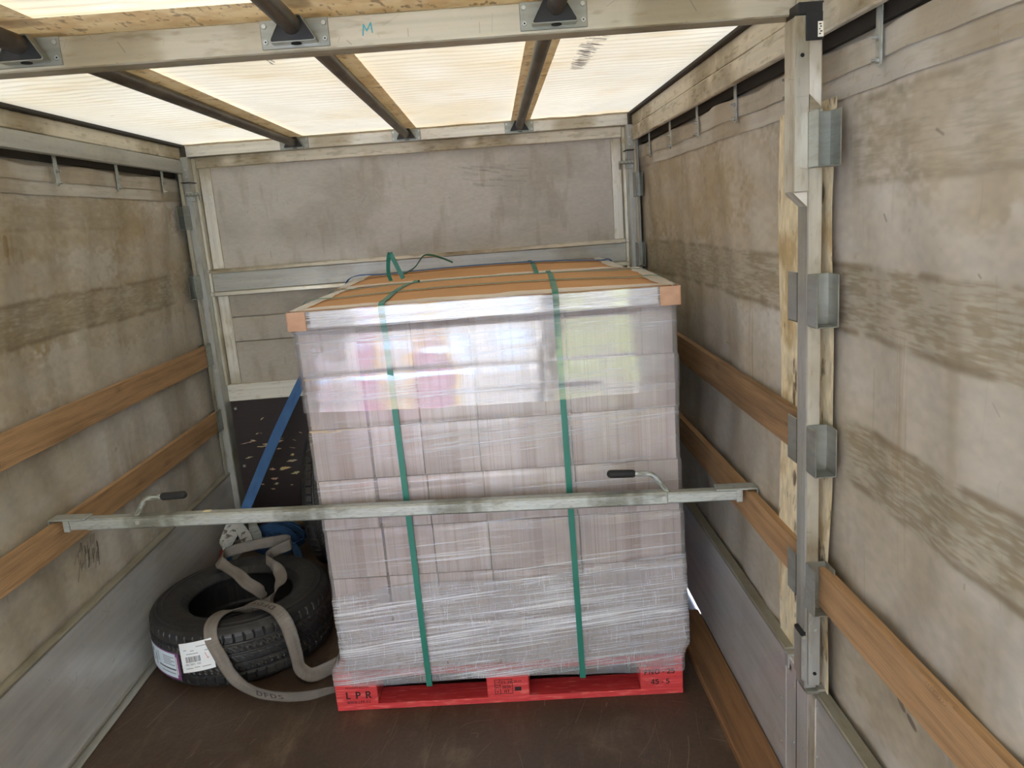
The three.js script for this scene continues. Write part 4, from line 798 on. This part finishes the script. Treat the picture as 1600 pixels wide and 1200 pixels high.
{ const t = thing('webbing_strap', 'grey woven strap looped loosely over the flat tyre', 'strap'), W = 0.05;
  // one long band: from under the pallet, up the tread, across the hole, round the back, down again and under the pallet
  const path = [
    [[-0.2, 0.012, 1.52], [0, 0.15, 1]], [[-0.3, 0.024, 1.55], [0, 0.8, 0.6]], [[-0.4, 0.03, 1.585], [0, 0.9, 0.35]], [[-0.5, 0.031, 1.575], [0.05, 0.95, 0.3]], [[-0.6, 0.04, 1.54], [0.25, 0.9, 0.2]],
    [[-0.675, 0.08, 1.505], [0.85, 0.4, 0.1]], [[-0.715, 0.15, 1.485], [1, 0.15, 0]], [[-0.742, 0.21, 1.472], [1, 0, 0.1]], [[-0.752, 0.244, 1.44], [1, 0, 0.1]], [[-0.752, 0.254, 1.39], [1, 0, 0.15]],
    [[-0.735, 0.25, 1.335], [0.9, 0.1, 0.5]], [[-0.695, 0.236, 1.3], [0.4, 0.6, 0.7]], [[-0.655, 0.225, 1.27], [-0.2, 0.9, 0.4]], [[-0.6, 0.22, 1.24], [0, 0.9, -0.3]], [[-0.585, 0.24, 1.19], [0.4, 0.7, -0.5]],
    [[-0.575, 0.262, 1.13], [0.8, 0.3, -0.5]], [[-0.6, 0.268, 1.06], [0.9, 0.2, 0.5]], [[-0.65, 0.275, 0.99], [0.6, 0.5, 0.6]], [[-0.685, 0.285, 0.94], [0.2, 0.95, 0.3]], [[-0.64, 0.3, 0.9], [0.1, 1, 0.1]], [[-0.6, 0.305, 0.865], [0, 1, 0]],
    [[-0.62, 0.305, 0.815], [0, 1, 0.1]], [[-0.7, 0.3, 0.81], [0, 1, 0.1]], [[-0.8, 0.29, 0.815], [0, 1, 0.15]], [[-0.885, 0.28, 0.845], [0.1, 1, 0.2]], [[-0.9, 0.272, 0.905], [0.7, 0.6, 0]], [[-0.85, 0.262, 0.96], [0.9, 0.1, -0.6]], [[-0.79, 0.25, 1.01], [0.6, 0.3, -0.8]],
    [[-0.735, 0.235, 1.07], [0.6, 0.5, -0.5]], [[-0.68, 0.22, 1.11], [0.3, 0.8, -0.6]], [[-0.63, 0.215, 1.18], [0.2, 0.8, 0.5]], [[-0.655, 0.235, 1.25], [0.8, 0.4, 0.4]], [[-0.64, 0.258, 1.3], [0.6, 0, -0.8]], [[-0.59, 0.262, 1.33], [0.5, 0, -0.85]], [[-0.53, 0.252, 1.365], [0.7, 0.1, -0.7]], [[-0.492, 0.215, 1.395], [0.8, 0.25, -0.5]],
    [[-0.475, 0.15, 1.405], [0.8, 0.1, -0.6]], [[-0.468, 0.09, 1.405], [0.7, 0, -0.7]], [[-0.455, 0.045, 1.425], [0.2, 0.5, -0.85]], [[-0.41, 0.028, 1.45], [0, 0.8, -0.6]], [[-0.35, 0.035, 1.43], [0, 0.9, -0.4]], [[-0.28, 0.05, 1.39], [0, 0.9, -0.4]], [[-0.22, 0.05, 1.36], [0, 0.9, -0.4]]];
  const g = ribbon(path.map((q) => q[0]), path.map((q) => q[1]), W, 0.0028, 520), L = g.userData.cum[520], at = (i) => g.userData.cum[Math.round(i / (path.length - 1) * 520)] / L;
  const map = tex(2048, 64, (u, v) => { const rib = 0.5 + 0.5 * Math.sin(u * L / 0.004 * 6.283), a = fbm(u, v, 40, 3, 4, 921); return mix3([140, 133, 124], [108, 101, 94], a).map((q) => q * (0.86 + 0.18 * rib) * (v < 0.06 || v > 0.94 ? 0.85 : 1)); }, { draw: (c) => {
    for (const [i, turn] of [[3.3, 1], [33, 0]]) { c.save(); c.translate(at(i) * 2048, 32); if (turn) c.scale(-1, 1); else c.rotate(Math.PI); c.fillStyle = 'rgba(58,54,52,.8)'; c.font = 'bold 40px sans-serif'; c.textAlign = 'center'; c.fillText('DFDS', 0, 15, 78); c.restore(); } } });
  map.repeat.set(1 / L, 1);
  part(t, 'webbing', g, std({ map, roughness: 0.85, bumpMap: T.webBump, bumpScale: 0.0006 }));
}

// ------------------------------------------------------------------ blue ratchet strap
T.webBlue = tex(1024, 64, (u, v) => { const rib = 0.5 + 0.5 * Math.sin(u * 1024 / 4 * 2), a = fbm(u, v, 12, 4, 3, 931); return mix3([74, 118, 168], [52, 88, 134], a).map((q) => q * (0.85 + 0.2 * rib)); }, {});
T.webBlue.repeat.set(2, 1);
M.webBlue = std({ map: T.webBlue, roughness: 0.75 });
T.chip = tex(256, 256, (u, v) => mix3([206, 206, 198], [120, 112, 100], sst(0.55, 0.72, fbm(u, v, 10, 10, 4, 941))), { size: [0.15, 0.15], draw: (c, w, h) => strokes(c, 40, w, h, rngOf(9), { col: [40, 34, 30], a: [0.3, 0.8], len: [4, 40], wd: [1, 4], ang: [0, 1.5] }) });
M.chipped = std({ map: T.chip, metalness: 0.3, roughness: 0.5 });
M.redSteel = std({ color: 0x8e2f28, roughness: 0.6, metalness: 0.2 });
{ const t = thing('ratchet_strap', 'blue ratchet strap tied over the farther stack and down to the left floor edge', 'strap');
  const dir = [0.51, 0.86, 0];
  const pts = [[-1.02, 0.17, 0.4], [-0.96, 0.275, 0.4], [-0.75, 0.65, 0.41], [-0.5, 1.06, 0.42], [-0.33, 1.345, 0.43], [-0.3, 1.395, 0.43], [-0.26, 1.412, 0.43]], sd = [[0.86, -0.5, 0.2], [0.86, -0.5, 0.2], [0.86, -0.5, 0.25], [0.8, -0.45, 0.5], [0.3, -0.2, 1], [0, 0, 1], [0, 0, 1]];
  for (let i = 1; i < 9; i++) { const x = -0.26 + 1.14 * i / 8; pts.push([x, domeY(x + 0.29, -0.4, 0.8) + 0.008, 0.43]); sd.push([0, 0, 1]); }
  pts.push([0.915, 1.4, 0.43], [0.935, 1.3, 0.43], [0.96, 0.7, 0.43], [1.02, 0.05, 0.43]); for (let i = 0; i < 4; i++) sd.push([0, 0, 1]);
  part(t, 'webbing', ribbon(pts, sd, 0.05, 0.003, 200), M.webBlue, 'taut blue webbing');
  const fr = (z) => { const sh = new THREE.Shape(); sh.moveTo(-0.02, -0.07); sh.lineTo(0.022, -0.07); sh.lineTo(0.026, 0.0); sh.lineTo(0.012, 0.075); sh.lineTo(-0.016, 0.075); sh.lineTo(-0.028, 0.01); const g = new THREE.ExtrudeGeometry(sh, { depth: 0.004, bevelEnabled: true, bevelSize: 0.001, bevelThickness: 0.001, bevelSegments: 1 }); g.translate(0, 0, z); return g; };
  const rt = (name, geos, mat, x, y, z, rz, ry = 0, label) => { const m = part(t, name, geos.map((g) => uvBox(g)), mat, label); m.position.set(x, y, z); m.rotation.set(0, ry, rz); return m; };
  rt('ratchet_frame', [fr(-0.03), fr(0.026), cyl(0.012, 0.062, 'z', 0, -0.05, 0), cyl(0.012, 0.062, 'z', 0, 0.055, 0)], M.chipped, -0.955, 0.2, 0.43, 0.25, 0.5, 'chipped white ratchet frame');
  rt('ratchet_handle', [fr(-0.036), fr(0.032), cyl(0.016, 0.085, 'z', 0, -0.075, 0)], M.chipped, -1.005, 0.225, 0.45, -0.6, 0.5, 'chipped white ratchet handle');
  rt('release_lever', [cbox(0.022, 0.12, 0.035, 0, -0.06, 0, 0.004)], M.redSteel, -1.03, 0.185, 0.455, -0.42, 0.4, 'red steel lever');
  rt('side_plate', [fr(-0.002)], M.galv, -0.9, 0.19, 0.42, 0.1, 0.2);
  part(t, 'strap_end', ribbon([[-0.99, 0.23, 0.44], [-1.01, 0.17, 0.455], [-1.03, 0.1, 0.46], [-1.05, 0.03, 0.46]], [[0.6, 0.1, -0.7], [0.6, 0.1, -0.7], [0.6, 0.1, -0.7], [0.6, 0.1, -0.7]], 0.03, 0.003, 30), M.webBlue);
  part(t, 'floor_ring', [new THREE.TorusGeometry(0.025, 0.006, 10, 24).translate(-1.05, 0.03, 0.46)], M.galv);
  // the slack tail, bunched in loops behind the ratchet
  const loops = []; const r = rngOf(77);
  for (let k = 0; k < 5; k++) { const p = [], s = [], cx = -0.86 + k * 0.022, cz = 0.33 - 0.02 * k, R = 0.075 + 0.018 * (k % 3), H = 0.085 + 0.02 * ((k * 2) % 3); for (let i = 0; i <= 9; i++) { const a = i / 9 * Math.PI * 1.75 - 0.4 + k * 0.35; p.push([cx + Math.cos(a) * R * 1.15, 0.035 + H * (0.5 + 0.5 * Math.sin(a)) + 0.01 * k, cz + Math.sin(a * 1.3 + k) * 0.035]); s.push([0.35 * Math.sin(a + k), 0.9, 0.25 + 0.3 * Math.cos(a)]); } loops.push(ribbon(p, s, 0.05, 0.0028, 60)); }
  loops.push(ribbon([[-0.83, 0.06, 0.36], [-0.78, 0.1, 0.38], [-0.73, 0.09, 0.39], [-0.71, 0.03, 0.42], [-0.74, 0.012, 0.45]], [[0.2, 0.9, 0.4], [0.3, 0.8, 0.4], [0.7, 0.5, 0.4], [0.9, 0.2, 0.3], [1, 0, 0.2]], 0.05, 0.0028, 50));
  part(t, 'slack_tail', loops, M.webBlue, 'bunched blue slack webbing');
}
// ledge and old rope at the foot of the front wall
{ const b = structure('baseboard_front'); part(b, 'board', bx(-1.07, 1.07, 0, 0.066, 0.01, 0.045, 0.004), M.darkPly);
  const t = thing('rope', 'short frayed tan rope at the foot of the front wall', 'rope'), gs = [];
  for (const ph of [0, 2.1, 4.2]) { const p = []; for (let i = 0; i <= 60; i++) { const x = -0.96 + i * 0.008, a = i * 0.75 + ph; p.push([x, 0.08 + 0.0055 * Math.sin(a) + 0.004 * Math.sin(i * 0.2), 0.03 + 0.0055 * Math.cos(a)]); } gs.push(tube(p, 0.0058, 240, 8)); }
  part(t, 'strands', gs, std({ color: 0x6b5a3c, roughness: 0.95 })); }

// ------------------------------------------------------------------ outside: the yard that lights the doorway
{ T.ground = tex(512, 512, (u, v) => mix3([186, 178, 164], [166, 158, 144], fbm(u, v, 8, 8, 5, 951)), { size: [6, 6] });
  const g = thing('yard_ground', 'pale concrete yard outside the open rear', 'ground'); const m = part(g, 'paving', cbox(120, 0.2, 120, 0, -1.05, 20, 0.02), std({ map: T.ground, roughness: 0.9 })); }

{ const b = thing('added_warehouse', 'long pale unseen building added behind the camera to bounce light in', 'building');  // added unseen building, throws warm sunlight back into the open rear
  const wallM = std({ map: metalTex(961, [226, 218, 200], [200, 190, 170], 0.5, [6, 3], [512, 256]), roughness: 0.85 });
  part(b, 'facade', bx(-26, 26, -0.95, 7.2, 17, 24, 0.05), wallM);
  part(b, 'roof', bx(-26.4, 26.4, 7.2, 7.6, 16.6, 24.4, 0.05), M.aluGrey);
  for (const x of [-15, -9, -3, 3.5, 9.5, 15.5]) { const d = part(b, 'added_door', bx(x - 1.5, x + 1.5, -0.95, 2.8, 16.94, 17, 0.01), std({ color: 0xcfe0ee, roughness: 0.5 }), 'pale blue door added for the film to mirror'); part(d, 'door_frame', [bx(x - 1.65, x - 1.5, -0.95, 2.95, 16.9, 17, 0.01), bx(x + 1.5, x + 1.65, -0.95, 2.95, 16.9, 17, 0.01), bx(x - 1.5, x + 1.5, 2.8, 2.95, 16.9, 17, 0.01)], M.darkStrip); }
}
{ // unseen yard things, added to colour the reflections in the film
  const bin = thing('added_box_pallet', 'unseen magenta plastic box added behind the camera to tint the film', 'bin', [-1.62, -0.95, 8.6], 0.1), pk = std({ color: 0xa85f7c, roughness: 0.5 }), yl = std({ color: 0xe2b53a, roughness: 0.5 });  // invented box, gives the pink streak mirrored in the film
  part(bin, 'tub', [cbox(0.5, 1.3, 0.06, 0, 0.8, -0.5), cbox(0.5, 1.3, 0.06, 0, 0.8, 0.5), cbox(0.06, 1.3, 0.94, -0.22, 0.8, 0), cbox(0.06, 1.3, 0.94, 0.22, 0.8, 0), cbox(0.5, 0.06, 1, 0, 0.18, 0)], pk);
  for (const x of [-0.18, 0.18]) for (const z of [-0.4, 0.4]) part(bin, 'foot', cbox(0.12, 0.16, 0.12, x, 0.08, z, 0.01), pk);
  const bo = thing('added_bollard', 'unseen yellow steel post added behind the camera to tint the film', 'added_bollard', [-1.2, -0.95, 8.5]);  // invented post, gives the yellow streak beside the pink one
  part(bo, 'post', [cyl(0.1, 1.8, 'y', 0, 0.9, 0, 28), cyl(0.1, 0.06, 'y', 0, 1.83, 0, 28, 0.05)], yl); part(bo, 'base_plate', cbox(0.32, 0.02, 0.32, 0, 0.01, 0), M.galv);
  const leaf = std({ map: tex(256, 256, (u, v) => mix3([186, 186, 128], [134, 142, 84], fbm(u, v, 10, 10, 4, 971)), {}), roughness: 0.8 });
  const hg = thing('added_hedge', 'unseen yellow-green foliage added behind the camera to tint the film', 'added_hedge', [1.4, -0.95, 8.8]);  // added shrub mass, gives the yellow-green patch mirrored in the film
  part(hg, 'foliage', gridGeo(64, 40, (u, v) => { const a = u * 6.2832, b = (v - 0.5) * Math.PI, q = (x) => Math.sign(x) * Math.pow(Math.abs(x), 0.45), k = 1 + 0.16 * (fbm(u, v, 24, 16, 4, 973) - 0.5); return [0.62 * k * q(Math.cos(a)) * q(Math.cos(b)), 1.28 + 1.2 * k * q(Math.sin(b)), 0.6 * k * q(Math.sin(a)) * q(Math.cos(b)), u * 5, v * 3]; }), leaf);
  for (const x of [-0.3, 0.05, 0.35]) part(hg, 'stem', cyl(0.03, 0.5, 'y', x, 0.25, 0, 10), M.woodDark);
}
{ // the person taking the picture, mirrored as a dark shape in the film
  const t = thing('person', 'person in dark jacket and jeans standing behind the camera, holding a phone', 'person', [0.5, 0, 4.42]);
  const J = [ // capsule: from, to, radius from, radius to
    [[0, 0.98, 0.02], [0, 1.2, 0.02], 0.155, 0.15], [[0, 1.2, 0.02], [0, 1.4, 0.02], 0.15, 0.165], [[-0.13, 1.43, 0.02], [0.13, 1.43, 0.02], 0.085, 0.085], [[0, 1.48, 0.02], [0, 1.58, 0.0], 0.06, 0.055],
    [[0, 1.64, -0.01], [0, 1.72, 0.01], 0.085, 0.098],
    [[-0.2, 1.43, 0.02], [-0.27, 1.2, -0.06], 0.06, 0.05], [[-0.27, 1.2, -0.06], [-0.1, 1.5, -0.29], 0.048, 0.034], [[-0.1, 1.5, -0.29], [-0.075, 1.59, -0.335], 0.034, 0.03],
    [[0.2, 1.43, 0.02], [0.26, 1.2, -0.06], 0.06, 0.05], [[0.26, 1.2, -0.06], [0.06, 1.5, -0.29], 0.048, 0.034], [[0.06, 1.5, -0.29], [0.035, 1.59, -0.335], 0.034, 0.03],
    [[-0.09, 0.93, 0.02], [-0.11, 0.5, 0.0], 0.095, 0.065], [[-0.11, 0.5, 0.0], [-0.12, 0.1, 0.03], 0.062, 0.045], [[-0.12, 0.055, 0.05], [-0.14, 0.045, -0.13], 0.045, 0.038],
    [[0.09, 0.93, 0.02], [0.11, 0.5, 0.0], 0.095, 0.065], [[0.11, 0.5, 0.0], [0.12, 0.1, 0.03], 0.062, 0.045], [[0.12, 0.055, 0.05], [0.14, 0.045, -0.13], 0.045, 0.038]];
  const n = 84, S = 0.94, mc = new MarchingCubes(n, std({}), false, false, 90000); mc.isolation = 0;
  const seg = (p, [a, b, r0, r1]) => { const d = [b[0] - a[0], b[1] - a[1], b[2] - a[2]], L = d[0] * d[0] + d[1] * d[1] + d[2] * d[2], k = clamp(((p[0] - a[0]) * d[0] + (p[1] - a[1]) * d[1] + (p[2] - a[2]) * d[2]) / L); return Math.hypot(p[0] - a[0] - d[0] * k, p[1] - a[1] - d[1] * k, p[2] - a[2] - d[2] * k) - (r0 + (r1 - r0) * k); };
  for (let k = 0; k < n; k++) for (let j = 0; j < n; j++) for (let i = 0; i < n; i++) {
    const p = [((i - n / 2) / (n / 2)) * S, ((j - n / 2) / (n / 2)) * S + 0.92, ((k - n / 2) / (n / 2)) * S]; let d = 1;
    for (const c of J) { const e = seg(p, c), h = clamp(0.5 + 0.5 * (d - e) / 0.035); d = d + (e - d) * h - 0.035 * h * (1 - h); }
    mc.field[i + j * n + k * n * n] = -d;
  }
  mc.update();
  const cnt = mc.count, pos = new Float32Array(cnt * 3), col = new Float32Array(cnt * 3), nor = new Float32Array(cnt * 3);
  for (let i = 0; i < cnt; i++) {
    const x = mc.positionArray[i * 3] * S, y = mc.positionArray[i * 3 + 1] * S + 0.92, z = mc.positionArray[i * 3 + 2] * S; pos.set([x, y, z], i * 3); nor.set(mc.normalArray.slice(i * 3, i * 3 + 3), i * 3);
    const c = y > 1.52 && (Math.abs(x) < 0.12 || z < -0.28) ? (y > 1.74 || z > 0.05 && y > 1.62 ? [0.03, 0.02, 0.015] : [0.45, 0.27, 0.19]) : y > 0.92 ? [0.035, 0.035, 0.045] : y > 0.09 ? [0.05, 0.06, 0.09] : [0.03, 0.025, 0.02]; col.set(c, i * 3);
  }
  const g = new THREE.BufferGeometry(); g.setAttribute('position', new THREE.BufferAttribute(pos, 3)); g.setAttribute('normal', new THREE.BufferAttribute(nor, 3)); g.setAttribute('color', new THREE.BufferAttribute(col, 3));
  part(t, 'body', g, std({ vertexColors: true, roughness: 0.85 }));
  const ph = thing('phone', 'black phone held up by the person behind the camera', 'phone', [0.4, 1.63, 4.075]); part(ph, 'case', cbox(0.15, 0.075, 0.008, 0, 0, 0, 0.003), M.black);
}

renderer.render(scene, camera);
